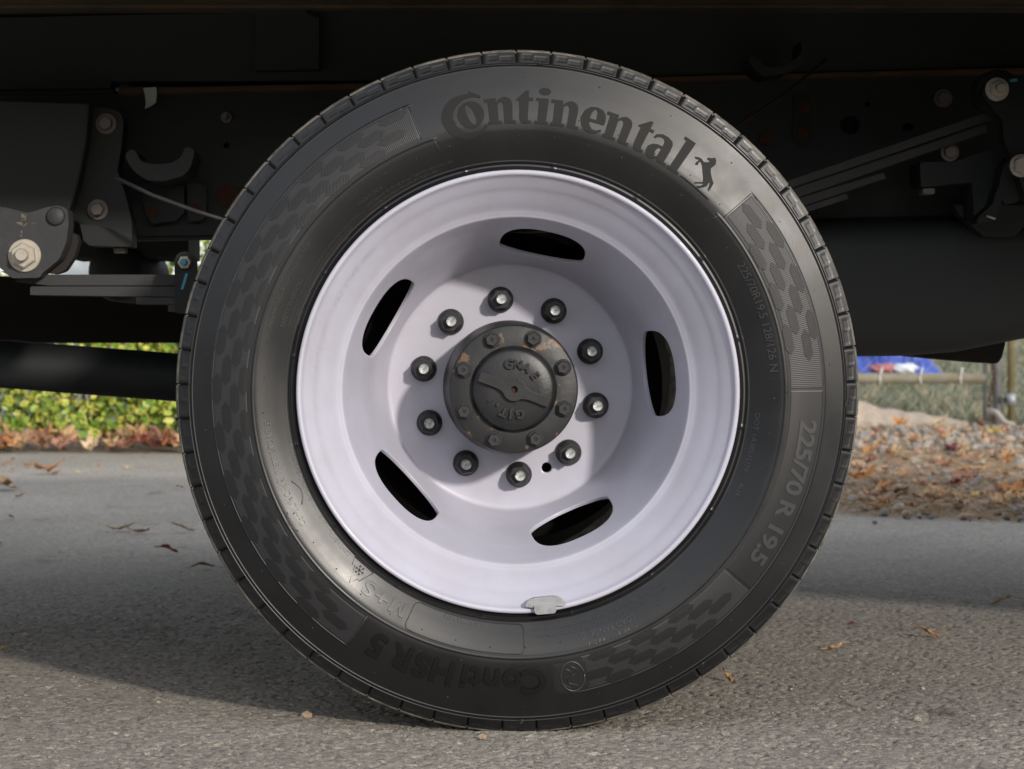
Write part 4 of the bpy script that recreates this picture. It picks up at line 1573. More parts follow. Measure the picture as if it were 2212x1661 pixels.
def build_tank():
    v, f = [], []
    n = 28
    xs = [(1500, 1.0, 0), (1800, 1.0, 0), (1980, 0.995, 2), (2094, 0.965, 5), (2172, 0.915, 8), (2260, 0.86, 10), (2400, 0.75, 12)]
    for x, k, dy in xs:
        top = P(x, 466, 3.28).z
        bot = P(x, 773, 3.28).z
        hgt = (top - bot)
        c_top = top
        c_bot = top - hgt * k
        for i in range(n):
            t = 2 * math.pi * i / n
            cy = math.cos(t); sz = math.sin(t)
            py = 3.28 + 0.20 - 0.20 * (abs(cy) ** 0.38) * (1 if cy > 0 else -1)
            pz = (c_top + c_bot) / 2 + (c_top - c_bot) / 2 * (abs(sz) ** 0.38) * (1 if sz > 0 else -1)
            v.append((P(x, 0, 3.28).x, py, pz))
    for j in range(len(xs) - 1):
        for i in range(n):
            a, b = j * n + i, j * n + (i + 1) % n
            f.append((a, b, b + n, a + n))
    f.append(tuple(range(n))); f.append(tuple(range((len(xs) - 1) * n, len(xs) * n)))
    me = pydata('tank_shell', v, f)
    bm = bmesh.new(); bm.from_mesh(me)
    bmesh.ops.recalc_face_normals(bm, faces=bm.faces)
    bm.to_mesh(me); bm.free()
    me.polygons.foreach_set('use_smooth', [len(p.vertices) == 4 for p in me.polygons])
    return link('tank_shell', me, M['tank'], tank)


build_tank()
slab('tank_notch', [(2060, 440), (2070, 461), (2125, 512), (2190, 512), (2212, 490), (2300, 470), (2300, 440)], 3.262, 0.03, M['black'], tank, bev=0.003)
slab('tank_skirt', [(1930, 762), (2000, 772), (2060, 778), (2150, 785.5), (2158, 783), (2165, 772), (2172, 745), (2172, 735), (2040, 735), (1930, 750)], 3.46, 0.15, M['brown'], tank, bev=0.004)

# ------------------------------------------------------------------ leaves, stones
LEAF_M = {}
for nm, col, col2 in (('tan', (0.50, 0.33, 0.17), (0.36, 0.20, 0.09)), ('orange', (0.50, 0.22, 0.06), (0.33, 0.13, 0.04)), ('red', (0.27, 0.08, 0.05), (0.17, 0.055, 0.035)),
                      ('dark red', (0.16, 0.03, 0.025), (0.10, 0.03, 0.02)), ('brown', (0.24, 0.12, 0.06), (0.15, 0.075, 0.04)), ('pale', (0.62, 0.47, 0.30), (0.48, 0.33, 0.19)),
                      ('yellow', (0.60, 0.43, 0.10), (0.45, 0.28, 0.06)), ('pink', (0.40, 0.21, 0.14), (0.28, 0.13, 0.085))):
    LEAF_M[nm] = mat(nm.replace(' ', '_') + '_dry_leaf', col, 0.75, noise=(45, col2, 0.38, 0.68))


def maple(size, curl, seed, stem=True, narrow=1.0):
    """a dry lobed leaf as a thin curled sheet with thickness"""
    rd = random.Random(seed)
    tips = [(90, 1.0), (38, 0.92), (142, 0.9), (-8, 0.62), (188, 0.6)]
    out = []
    seq = sorted(tips, key=lambda t: t[0])
    seq = [(-8, .62), (38, .92), (90, 1.0), (142, .9), (188, .6)]
    out.append((-60, 0.16))
    for i, (a, r) in enumerate(seq):
        r *= rd.uniform(0.85, 1.1)
        out += [(a - 20, r * 0.60), (a - 14, r * 0.80), (a - 6, r * 0.84), (a, r), (a + 6, r * 0.86), (a + 14, r * 0.78), (a + 19, r * 0.60)]
        if i < 4:
            b = seq[i + 1][0]
            out.append(((a + b) / 2, 0.46 + rd.uniform(-.05, .05)))
    out.append((240, 0.16))
    v = [Vector((0, 0, 0))]
    rings = 3
    kx, ky = rd.uniform(-curl, curl), curl * rd.uniform(0.6, 1.3)
    tw = rd.uniform(-1, 1) * curl * 0.6
    pts = []
    for k in range(1, rings + 1):
        for a, r in out:
            q = r * k / rings
            x, y = q * math.cos(R(a)), q * math.sin(R(a))
            pts.append((x, y))
    pts = [(0, 0)] + pts
    v = []
    for x, y in pts:
        z = ky * (x * x) * 0.9 + kx * y * y * 0.5 + tw * x * y + rd.uniform(-0.03, 0.03)
        z += 0.10 * curl * math.sin(x * 9 + y * 7)
        if narrow < 1:
            z += 0.22 * math.sin((y + 0.3) * 2.2 + seed) - 0.16 * abs(x)
            x *= narrow
        v.append(Vector((x, y - 0.3, z)) * size)
    n = len(out)
    f = []
    for i in range(n):
        f.append((0, 1 + i, 1 + (i + 1) % n))
    for k in range(rings - 1):
        for i in range(n):
            a, b = 1 + k * n + i, 1 + k * n + (i + 1) % n
            f.append((a, b, b + n, a + n))
    if stem:
        bse = len(v)
        for k in range(5):
            t = k / 4
            for dx in (-0.012, 0.012):
                v.append(Vector((dx, -0.3 - 0.55 * t, 0.03 + 0.12 * curl * math.sin(t * 3))) * size)
        for k in range(4):
            f.append((bse + 2 * k, bse + 2 * k + 1, bse + 2 * k + 3, bse + 2 * k + 2))
    me = pydata('leaf', v, f)
    me.polygons.foreach_set('use_smooth', [True] * len(me.polygons))
    return me


def leaf_at(x, y, Y, size, kind, label, group=None, curl=0.5, rz=None, tilt=(0, 0), seed=None, name='fallen_leaf', lift=0.0, narrow=1.0):
    seed = seed if seed is not None else random.randint(0, 9999)
    me = maple(size, curl, seed, narrow=narrow)
    c = P(x, y, Y)
    o = link(name, me, LEAF_M[kind])
    sol = o.modifiers.new('thickness', 'SOLIDIFY'); sol.thickness = 0.0008
    o.rotation_euler = (R(tilt[0]), R(tilt[1]), R(rz if rz is not None else random.uniform(0, 360)))
    Rm = o.rotation_euler.to_matrix()
    mz = min((Rm @ v.co).z for v in me.vertices)
    o.location = (c.x, Y, -mz + 0.0005 + lift)
    tag(o, label, 'leaf', group)
    return o


def gy(y):
    """distance at which the road is seen at picture height y"""
    return FV * CAM_H / (y - PY)


def ground_leaf(x, y, size, kind, label, **k):
    return leaf_at(x, y, gy(y), size, kind, label, **k)


ground_leaf(1798, 1405, 0.030, 'tan', 'curled tan leaf scrap on the road, right of the tyre', curl=0.5, rz=80, tilt=(0, 10), seed=3, narrow=0.30)
ground_leaf(2006, 1378, 0.034, 'orange', 'long orange brown leaf scrap on the road between tyre and the shaded road', curl=0.35, rz=95, tilt=(5, 0), seed=5, narrow=0.30)
ground_leaf(2165, 1306, 0.036, 'tan', 'thin tan leaf sliver on the shaded road at the right edge', curl=0.3, rz=85, seed=8, narrow=0.30)
ground_leaf(1573, 1473, 0.020, 'tan', 'small folded tan leaf on the road close under the tyre', curl=1.2, rz=30, seed=11, narrow=0.30)
ground_leaf(1843, 1216 + 262, 0.010, 'orange', 'tiny orange flake on the sunlit road, right of the tyre', seed=12) if False else None
ground_leaf(1840, 1350, 0.010, 'dark red', 'tiny dark red berry coloured flake on the road', curl=1.0, seed=14, narrow=0.30)
ground_leaf(265, 1145, 0.060, 'pale', 'pale bent leaf lying beside another beyond the tyre shadow', curl=0.3, rz=80, seed=15, narrow=0.30)
ground_leaf(303, 1150, 0.050, 'pink', 'pinkish leaf sliver touching a pale bent leaf on the road', curl=0.3, rz=95, seed=16, narrow=0.30)
ground_leaf(398, 1147, 0.058, 'pale', 'pale narrow leaf on the road nearest the tyre edge', curl=0.3, rz=95, seed=17, narrow=0.30)
ground_leaf(363, 1195, 0.045, 'red', 'reddish brown leaf at the far edge of the tyre shadow', curl=0.5, rz=90, seed=18, narrow=0.30)
ground_leaf(437, 1228, 0.050, 'brown', 'olive brown leaf inside the tyre shadow', curl=0.3, rz=90, seed=19, narrow=0.30)
ground_leaf(105, 1022, 0.070, 'orange', 'rusty orange crumpled leaf on the road before the hedge', curl=0.8, seed=20)
ground_leaf(10, 1056, 0.075, 'tan', 'large tan leaf cut by the left edge of the photo', curl=0.9, seed=21)
ground_leaf(40, 1075, 0.040, 'pale', 'small pale leaf beside the large tan one at the left', curl=0.4, seed=22, narrow=0.30)
ground_leaf(25, 1119, 0.030, 'pale', 'tiny pale leaf on the road at the far left', curl=0.4, seed=23, narrow=0.30)
ground_leaf(5, 1408, 0.022, 'yellow', 'yellowish leaf tip on the road at the left edge', curl=0.3, seed=24, narrow=0.30)
ground_leaf(0, 1177, 0.03, 'orange', 'orange flake on the road at the left edge', curl=0.3, seed=25, narrow=0.30)
for k in range(14):
    x, y = random.uniform(-40, 450), random.uniform(985, 1060)
    kd = random.choice(['orange', 'tan', 'pale', 'brown'])
    ground_leaf(x, y, random.uniform(0.018, 0.035), kd, 'tiny ' + kd + ' leaf scrap scattered on the far road before the hedge',
                group=kd + ' leaf scraps on the far road', curl=0.5, name='leaf_scrap', narrow=0.5)
# litter under the hedge
big = [(40, 953, 'tan', 'tan leaf leaning in the litter at the foot of the hedge, far left'), (195, 925, 'pale', 'large pale beige leaf upright against the hedge foot'),
       (18, 915, 'red', 'dull red leaf under the hedge at the left edge'), (95, 905, 'brown', 'dark brown leaf standing in the shade under the hedge'),
       (130, 950, 'pink', 'pinkish tan leaf lying before the large beige one'), (235, 965, 'tan', 'golden tan leaf on the road edge under the hedge'),
       (310, 925, 'red', 'dark red pointed leaf in the middle of the hedge litter'), (375, 935, 'red', 'bright red clustered leaf at the hedge foot near the tyre'),
       (345, 955, 'dark red', 'deep red leaf on the road edge below the hedge'), (400, 950, 'tan', 'brown edged tan leaf near the tyre at the hedge foot'),
       (465, 900, 'tan', 'tall beige leaf hidden partly by the tyre shoulder'), (440, 940, 'brown', 'brown leaf lying beside the tyre shoulder in the litter')]
for i, (x, y, kd, lb_) in enumerate(big):
    x -= 0 if x < 420 else 50
    leaf_at(x, y, random.uniform(8.75, 9.0), random.uniform(0.06, 0.08), kd, lb_, curl=0.9, tilt=(random.uniform(30, 75), random.uniform(-20, 20)), rz=random.uniform(-30, 30), lift=random.uniform(0, 0.02))
for k in range(110):
    X = random.uniform(-2.6, -0.75)
    Y = random.uniform(8.8, 9.25)
    kd = random.choice(['brown', 'brown', 'tan', 'orange', 'tan', 'pink', 'tan', 'pale', 'red', 'orange'])
    leaf_at(PX + X / Y * FV, 950, Y, random.uniform(0.045, 0.085), kd,
            kd + ' dry leaf in the litter strip along the foot of the hedge', group=kd + ' leaves in the litter under the hedge', curl=random.uniform(0.4, 1.2),
            tilt=(random.uniform(-10, 60), random.uniform(-30, 30)), lift=random.uniform(0, 0.03), name='litter_leaf')


# stones
def stone_mesh(seed, size, flat=0.65):
    rd = random.Random(seed)
    bm = bmesh.new()
    bmesh.ops.create_icosphere(bm, subdivisions=1, radius=1)
    for v in bm.verts:
        v.co *= rd.uniform(0.72, 1.12)
    bmesh.ops.scale(bm, verts=bm.verts, vec=(size, size * rd.uniform(0.7, 1), size * flat))
    me = bpy.data.meshes.new('stone')
    bm.to_mesh(me); bm.free()
    return me


SM = {k: mat(k + '_stone', c, 0.8, noise=(120, c2, 0.4, 0.7)) for k, c, c2 in (
    ('grey', (0.26, 0.25, 0.235), (0.18, 0.17, 0.16)), ('pale', (0.38, 0.34, 0.285), (0.28, 0.25, 0.21)), ('tan', (0.40, 0.30, 0.20), (0.28, 0.20, 0.13)),
    ('blue grey', (0.235, 0.245, 0.25), (0.17, 0.175, 0.18)))}
for x, y, s, kd, lb_ in ((1040, 1596, 0.0065, 'tan', 'tan pebble on the road just before the foot of the tyre'), (663, 1549, 0.009, 'tan', 'brown embedded pebble on the sunlit road left of the tyre'),
                         (1566, 1613 - 25, 0.007, 'grey', 'grey chip on the sunlit road right of the tyre foot'), (1982, 1557, 0.006, 'pale', 'white pebble on the right of the sunlit road'),
                         (197, 1362, 0.0075, 'blue grey', 'larger grey chip of the pair in the tyre shadow'), (213, 1368, 0.006, 'pale', 'paler chip beside the larger one in the tyre shadow'),
                         (55, 1373, 0.006, 'pale', 'pale chip in the shadow at the left'), (68, 1372, 0.004, 'tan', 'tiny tan chip in the shadow at the left'),
                         (436, 1323, 0.006, 'tan', 'tan chip in the shadow near the tyre wall'), (413, 1333, 0.005, 'tan', 'lower tan chip in the shadow near the tyre wall'),
                         (342, 1519, 0.0035, 'pale', 'small white grain where the shadow ends'), (249, 1587, 0.0035, 'pale', 'pale grain on the sunlit road at the left'),
                         (1928, 1399, 0.004, 'pale', 'small white stone on the right of the road') if False else (1994, 1489, 0.004, 'pale', 'small white stone in the warm light on the right'),
                         (2035, 1240, 0.012, 'blue grey', 'dark clod on the shaded road at the right') if False else (1620, 1131, 0.02, 'grey', 'grey lump hidden near the verge'),
                         (1889, 1130, 0.010, 'grey', 'dark stone chip on the road before the gravel verge')):
    if x == 1620:
        continue
    Y = gy(y)
    c = P(x, y, Y)
    o = link('pebble', stone_mesh(int(x), s), SM[kd])
    o.location = (c.x, Y, s * 0.3)
    tag(o, lb_, 'pebble')
# loose chips strewn over the road
def scatter(name, n, fn, m, kind='stuff', seed=3, verts=None, faces=None):
    pass


def instanced_mesh(name, protos, transforms, mats):
    """join many small copies into one mesh. protos: list of (verts Nx3, tris Mx3); transforms: (k, 3x3, loc, mat)"""
    V, F, MI = [], [], []
    base = 0
    for k, rot, loc, mi in transforms:
        v, f = protos[k]
        V.append(v @ rot.T + loc)
        F.append(f + base)
        MI.append(np.full(len(f), mi))
        base += len(v)
    me = npmesh(name, np.concatenate(V), np.concatenate(F))
    for m in mats:
        me.materials.append(m)
    me.polygons.foreach_set('material_index', np.concatenate(MI).astype(np.int32))
    me.update()
    return me


def rotm(ax, ay, az):
    cx, sx, cy, sy, cz, sz = math.cos(ax), math.sin(ax), math.cos(ay), math.sin(ay), math.cos(az), math.sin(az)
    X = np.array([[1, 0, 0], [0, cx, -sx], [0, sx, cx]])
    Y = np.array([[cy, 0, sy], [0, 1, 0], [-sy, 0, cy]])
    Z = np.array([[cz, -sz, 0], [sz, cz, 0], [0, 0, 1]])
    return Z @ Y @ X


def tri_proto(me):
    me.calc_loop_triangles()
    v = np.array([v.co for v in me.vertices]); t = np.array([t.vertices[:] for t in me.loop_triangles])
    bpy.data.meshes.remove(me)
    return v, t


stones = [tri_proto(stone_mesh(k, 1.0)) for k in range(8)]
tr = []
for k in range(420):
    Y = 2.3 + 3.2 * RNG.random() ** 1.3
    X = (RNG.random() * 0.50 - 0.21) * Y
    s = 0.0011 + 0.0016 * RNG.random() ** 3
    tr.append((int(RNG.integers(8)), rotm(0, 0, RNG.random() * 6.3) * s, np.array([X, Y, s * 0.4]), int(RNG.choice([0, 0, 1, 2]))))
tag(link('grit', instanced_mesh('grit', stones, tr, [SM['grey'], SM['pale'], SM['tan']])), 'fine grit strewn over the road', None, None, 'stuff')
# gravel verge at the right
tr = []


def verge_edge(x):
    return float(np.interp(x, [0.2, 0.6, 1.1, 1.55, 2.2, 6], [8.2, 6.6, 5.85, 5.6, 5.5, 5.35]))


for k in range(9000):
    X = 0.5 + RNG.random() * 3.2
    e = verge_edge(X)
    Y = e - 0.12 + (11.4 - e) * RNG.random() ** 1.15
    if X / Y > 0.33 or X / Y < 0.1:
        continue
    s = 0.005 + 0.020 * RNG.random() ** 2.2
    if RNG.random() < 0.02:
        s *= 1.9
    patch = value_noise(np.array([X * 1.3]), np.array([Y * 0.9]), 5)[0]
    if patch < 0.55 and RNG.random() < 0.72:
        continue
    tr.append((int(RNG.integers(8)), rotm(RNG.random(), RNG.random(), RNG.random() * 6.3) * s, np.array([X, Y, s * 0.35]), int(RNG.choice([0, 0, 1, 2, 2, 3]))))
tag(link('gravel', instanced_mesh('gravel', stones, tr, [SM['grey'], SM['pale'], SM['tan'], SM['blue grey']])), 'mixed gravel on the verge', None, None, 'stuff')
# dry grass straws and needles
straw_m = [mat('pale_straw', (0.42, 0.30, 0.15), 0.8), mat('brown_straw', (0.27, 0.16, 0.08), 0.85), mat('grey_straw', (0.34, 0.28, 0.20), 0.85)]
blade = (np.array([[-0.5, 0, 0], [0, 0.018, 0.0], [0.5, 0.01, 0.02], [0, -0.018, 0.05]]), np.array([[0, 1, 3], [1, 2, 3], [0, 3, 1], [1, 3, 2]]))
blade = (np.array([[-0.5, -0.014, 0], [-0.5, 0.014, 0], [-0.1, 0.014, 0.06], [-0.1, -0.014, 0.06], [0.5, 0, 0.0]]),
         np.array([[0, 1, 2], [0, 2, 3], [3, 2, 4]]))
tr = []
for k in range(26000):
    X = 0.5 + RNG.random() * 3.2
    e = verge_edge(X)
    Y = e - 0.06 + (11.3 - e) * RNG.random() ** 1.5
    if X / Y > 0.33 or X / Y < 0.1:
        continue
    patch = value_noise(np.array([X * 1.3]), np.array([Y * 0.9]), 5)[0]
    if patch > 0.6 and RNG.random() < 0.7:
        continue
    s = 0.03 + 0.06 * RNG.random()
    tr.append((0, rotm(RNG.random() * 6, (RNG.random() - 0.5) * 0.9, RNG.random() * 6.3) * s, np.array([X, Y, 0.002 + 0.03 * RNG.random() ** 2]), int(RNG.choice([0, 1, 1, 2]))))
tag(link('dry_grass', instanced_mesh('dry_grass', [blade], tr, straw_m)), 'dry grass and needles on the verge', None, None, 'stuff')
# leaves on the verge
vl = [(1855, 1045, 0.085, 'orange', 'long orange leaf on the verge touching the tyre edge'), (2080, 1050, 0.075, 'pink', 'pinkish red maple leaf in the middle of the verge'),
      (2000, 1055, 0.055, 'pink', 'faded red leaf left of the pinkish maple leaf'), (2055, 985, 0.060, 'dark red', 'dark red curled leaf among the gravel'),
      (1885, 985, 0.060, 'orange', 'orange leaf among grey gravel close to the tyre'), (2115, 930, 0.050, 'dark red', 'small dark red leaf below the fence post'),
      (2150, 945, 0.060, 'yellow', 'yellow orange leaf below the fence post'), (2140, 962, 0.055, 'pink', 'coral leaf beside the yellow orange one'),
      (1945, 925, 0.060, 'orange', 'rusty leaf by the end of the pale cloth strip'), (2195, 1085, 0.070, 'orange', 'golden leaf at the right edge of the verge'),
      (2160, 1100, 0.05, 'tan', 'tan leaf near the golden one at the right edge'), (2030, 925, 0.060, 'pale', 'pale papery leaf before the gate'),
      (2030, 950, 0.055, 'pink', 'pale pink leaf flat on the gravel before the gate'), (2110, 1085, 0.025, 'yellow', 'small yellow leaf near the road edge of the verge'),
      (1880, 1080, 0.045, 'red', 'dull red leaf by the road edge near the tyre')]
for i, (x, y, s, kd, lb_) in enumerate(vl):
    ground_leaf(x, y, s, kd, lb_, curl=random.uniform(0.4, 0.9), tilt=(random.uniform(5, 35), random.uniform(-15, 15)), rz=random.uniform(-60, 60), lift=0.012)
for k in range(120):
    x, y = random.uniform(1850, 2230), random.uniform(915, 1105)
    kd = random.choice(['orange', 'red', 'brown', 'tan', 'pink', 'tan'])
    ground_leaf(x, y, random.uniform(0.02, 0.045), kd, 'small ' + kd + ' leaf scrap on the gravel verge',
                group=kd + ' leaf scraps on the gravel verge', curl=0.8, tilt=(random.uniform(0, 40), 0), lift=0.008, name='leaf_scrap')
# a twig
tw_ = tube('twig', [P(1905, 1097, gy(1097)), P(1950, 1105, gy(1100)), P(2010, 1118, gy(1118))], 0.004, mat('twig_bark', (0.09, 0.06, 0.045), 0.9), None, 6)
tw_.location.z = 0.006
tag(tw_, 'thin dark twig lying where the verge meets the road', 'twig')

# ------------------------------------------------------------------ hedge
leaf_green = mat('hedge_leaf_green', (0.15, 0.27, 0.035), 0.45, noise=(25, (0.08, 0.17, 0.025), 0.4, 0.65))
leaf_yellow = mat('hedge_leaf_yellow', (0.68, 0.62, 0.12), 0.45, noise=(25, (0.36, 0.40, 0.07), 0.4, 0.65))
leaf_lime = mat('hedge_leaf_lime', (0.33, 0.43, 0.06), 0.45, noise=(25, (0.15, 0.26, 0.04), 0.4, 0.65))
for m_ in (leaf_green, leaf_yellow, leaf_lime):
    b_ = m_.node_tree.nodes['Principled BSDF']
    b_.inputs['Transmission Weight'].default_value = 0.0
twig_m = mat('hedge_twig', (0.08, 0.06, 0.04), 0.9)


def oval(w=0.42):
    a = [(-0.5, 0, 0), (-0.25, w * .42, 0.05), (0.1, w * .5, 0.07), (0.5, 0, 0.0), (0.1, -w * .5, 0.07), (-0.25, -w * .42, 0.05), (0, 0, 0.0)]
    return np.array(a), np.array([[6, 0, 5], [6, 5, 4], [6, 4, 3], [6, 3, 2], [6, 2, 1], [6, 1, 0]])


def rim_oval(w=0.42):
    """broad leaf split into pale margin and green heart"""
    o = np.array([(-0.5, 0, 0), (-0.28, w * .42, 0.05), (0.1, w * .5, 0.07), (0.5, 0, 0.0), (0.1, -w * .5, 0.07), (-0.28, -w * .42, 0.05)])
    i = o * np.array([0.62, 0.55, 1]) + np.array([0, 0, -0.012])
    v = np.concatenate([o, i])
    rimf = []
    for k in range(6):
        k2 = (k + 1) % 6
        rimf += [[k, k2, 6 + k2], [k, 6 + k2, 6 + k]]
    return (v, np.array(rimf)), (i, np.array([[0, 1, 2], [0, 2, 3], [0, 3, 4], [0, 4, 5]]))


def build_hedge(name, x0, x1, y0, y1, h, n, label, size=(0.026, 0.052)):
    root = empty(name, ((x0 + x1) / 2, (y0 + y1) / 2, 0))
    tag(root, label, 'hedge')
    ro, ri = rim_oval(0.62)
    protos = [ro, ri, oval(0.6)]
    tr = []
    off = np.array([(x0 + x1) / 2, (y0 + y1) / 2, 0])
    for k in range(n):
        X = x0 + (x1 - x0) * RNG.random()
        side = RNG.random()
        bulge = 0.14 * (value_noise(np.array([X * 5.0]), np.array([RNG.random() * 0.4]), 6)[0] - 0.5)
        Zf = RNG.random()
        Z = 0.05 + (h - 0.05) * Zf
        fz = value_noise(np.array([X * 6]), np.array([Z * 7.0]), 8)[0]
        face = y0 + 0.16 * (1 - fz) + bulge + 0.16 * (0.35 - Zf) ** 2 * 0
        if side < 0.8:
            Y = face + RNG.random() ** 2 * 0.16
        elif side < 0.93:
            Y = y0 + (y1 - y0) * RNG.random(); Z = h - RNG.random() ** 2 * 0.1 + bulge
        else:
            Y = y1 - RNG.random() ** 2 * 0.1
        s = size[0] + (size[1] - size[0]) * RNG.random()
        rt = rotm(R(40 + 70 * (RNG.random() - 0.1)), R(120 * (RNG.random() - 0.5)), R(360 * RNG.random()))
        loc = np.array([X, Y, Z]) - off
        deep = (Y - face) / 0.16
        u = RNG.random()
        if u < 0.40 - 0.3 * max(0, deep):
            tr.append((0, rt * s, loc, 1)); tr.append((1, rt * s, loc, 0 if u < 0.25 else 2))
        elif u < 0.47:
            tr.append((2, rt * s, loc, 1))
        elif u < 0.72:
            tr.append((2, rt * s, loc, 2))
        else:
            tr.append((2, rt * s, loc, 0))
    me = instanced_mesh('foliage', protos, tr, [leaf_green, leaf_yellow, leaf_lime])
    fo = link('foliage', me, None, root)
    fo['kind'] = 'stuff'
    # stems
    st_ = []
    for k in range(int((x1 - x0) * 9)):
        X = x0 + (x1 - x0) * RNG.random(); Y = y0 + 0.2 + (y1 - y0 - 0.3) * RNG.random()
        for b in range(3):
            p0 = Vector((X, Y, 0)); p1 = Vector((X + RNG.normal() * .05, Y + RNG.normal() * .06, h * .5)); p2 = Vector((X + RNG.normal() * .12, Y + RNG.normal() * .1, h * .92))
            o = tube('stem', [p0 - Vector(off), p1 - Vector(off), p2 - Vector(off)], 0.005, twig_m, None, 5, [0.007, 0.005, 0.002])
            st_.append(o.data); bpy.data.objects.remove(o)
    so = link('stems', join_meshes('stems', st_), twig_m, root)
    so['kind'] = 'stuff'
    return root


build_hedge('hedge', -4.6, 0.55, 9.05, 9.75, 0.66, 24000, 'low clipped hedge with yellow edged green leaves beyond the road')
build_hedge('shrub', -1.32, -0.2, 9.95, 10.5, 1.15, 7000, 'taller bright green shrub behind the clipped hedge, seen above the leaf spring')
bpy.data.objects['shrub']['category'] = 'shrub'
# dark soil mound under the hedge fills the gaps between stems
# white panel beyond the hedge at the left
wp = empty('white_sign_board', (-1.95, 11.0, 0))
tag(wp, 'white board beyond the hedge, seen through the gap above the leaf spring', 'board')
box('board_face', -0.62, 0.62, -0.02, 0.02, 0.25, 1.3, M['white'], wp, 0.004)
for s_ in (-0.5, 0.5):
    box('post', s_ - 0.03, s_ + 0.03, 0.022, 0.08, 0, 1.3, M['galv'], wp, 0.004)

# ------------------------------------------------------------------ chain link gate and fence
FY = 11.5


def pipe(name, x0, y0, x1, y1, Y, r, m, parent):
    return tube(name, [P(x0, y0, Y), P(x1, y1, Y)], r, m, parent, 16)


def chainlink(x0, x1, z0, z1, Y, parent, pitch=0.055):
    """woven wire as one joined mesh of zigzag wires"""
    v, f = [], []
    base = 0
    r = 0.0012
    nrow = int((z1 - z0) / pitch)
    ncol = int((x1 - x0) / pitch)
    for i in range(ncol):
        for k in range(nrow + 1):
            x = x0 + i * pitch + (pitch if k % 2 else 0)
            z = z0 + k * pitch
            if z > z1:
                break
            yy = Y + (0.003 if k % 2 else -0.003)
            if i % 2:
                x = x0 + i * pitch + (0 if k % 2 else pitch)
            for dx, dy in ((-r, -r), (r, -r), (0, r)):
                v.append((x + dx, yy + dy, z))
            if k:
                b = len(v) - 6
                for q in range(3):
                    q2 = (q + 1) % 3
                    f.append((b + q, b + q2, b + 3 + q2, b + 3 + q))
    o = link('wire_mesh', pydata('wire_mesh', v, f), M['wire'], parent)
    o['kind'] = 'stuff'
    return o


gx0 = -0.9
gpos = P(2128, 817, FY)
gate = empty('chain_link_gate', (0, 0, 0))
tag(gate, 'galvanised chain link gate with low bottom rail, hung right of the tyre', 'gate')
zr = P(0, 817, FY).z
tube('bottom_rail', [(gx0, FY, zr), (gpos.x, FY, zr)], 0.0265, mat('weathered_rail', (0.25, 0.24, 0.19), 0.55, metal=0.2, noise=(6, (0.19, 0.16, 0.10), 0.45, 0.65)), gate, 16)
tube('top_rail', [(gx0, FY, 1.75), (gpos.x, FY, 1.75)], 0.022, M['galv'], gate, 16)
tube('gate_stile', [(gpos.x, FY, 0.03), (gpos.x, FY, 1.77)], 0.0125, M['galv'], gate, 16)
tube('gate_stile', [(gx0, FY, 0.03), (gx0, FY, 1.77)], 0.0225, M['galv'], gate, 16)
chainlink(gx0, gpos.x, 0.05, 1.74, FY + 0.02, gate)
for x in (1898, 1985, 2072):
    c = P(x, 817, FY)
    tube('tie_wire', [(c.x + 0.004, FY - 0.028, zr - 0.03), (c.x, FY - 0.030, zr), (c.x + 0.006, FY - 0.026, zr + 0.03), (c.x + 0.02, FY, zr + 0.055)], 0.004, M['white_wire'], gate, 6)
fence = empty('chain_link_fence', (0, 0, 0))
tag(fence, 'chain link fence of grey and olive posts right of the gate', 'fence')
a_, b_ = P(2157, 0, FY), P(2181, 0, FY)
tube('post', [(a_.x, FY + 0.02, -0.02), (a_.x, FY + 0.02, 1.9)], 0.024, M['galv'], fence, 20)
tube('post', [(b_.x, FY - 0.03, -0.02), (b_.x, FY - 0.03, 1.9)], 0.019, M['olive'], fence, 20)
c = P(2181, 862, FY)
tube('post_band', [(c.x, FY - 0.03, c.z - 0.03), (c.x, FY - 0.03, c.z + 0.03)], 0.024, M['galv'], fence, 20)
box('hinge_strap', a_.x, b_.x, FY - 0.02, FY - 0.005, c.z - 0.02, c.z + 0.01, M['cast'], fence, 0.002)
for k in range(3):
    X = b_.x + 2.4 * (k + 1)
    tube('post', [(X, FY, -0.02), (X, FY, 1.85)], 0.024, M['galv'], fence, 16)
tube('top_rail', [(b_.x, FY, 1.8), (b_.x + 7.2, FY, 1.8)], 0.018, M['galv'], fence, 12)
chainlink(b_.x, b_.x + 7.2, 0.04, 1.79, FY + 0.02, fence)
# rusty chain on the gate
ch = empty('gate_chain', (0, 0, 0))
tag(ch, 'rusty chain hanging between gate and post', 'chain')
prev = None
k = 0
yv = 778
while yv < 906:
    x = 2138 + 7 * math.sin((yv - 778) / 20.0) + (yv - 778) * 0.06
    c = P(x, yv, FY - 0.05)
    pts = []
    for t in range(13):
        q = 2 * math.pi * t / 12
        u, w = 0.010 * math.cos(q), 0.019 * math.sin(q)
        pts.append(c + Vector((u if k % 2 == 0 else 0, 0 if k % 2 == 0 else u, w)))
    tube('chain_link', pts, 0.0035, M['rust'], ch, 6)
    yv += 11.5
    k += 1
# pale stick under the chain, cloth strip on the gravel
stk = tube('branch', [P(2139, 888, FY - 0.15), P(2155, 893, FY - 0.2), P(2170, 912, FY - 0.25), P(2192, 917, FY - 0.3)], 0.012, SM['pale'], None, 8, [0.02, 0.016, 0.014, 0.009])
tag(stk, 'pale bare branch lying against the foot of the gate post', 'branch')
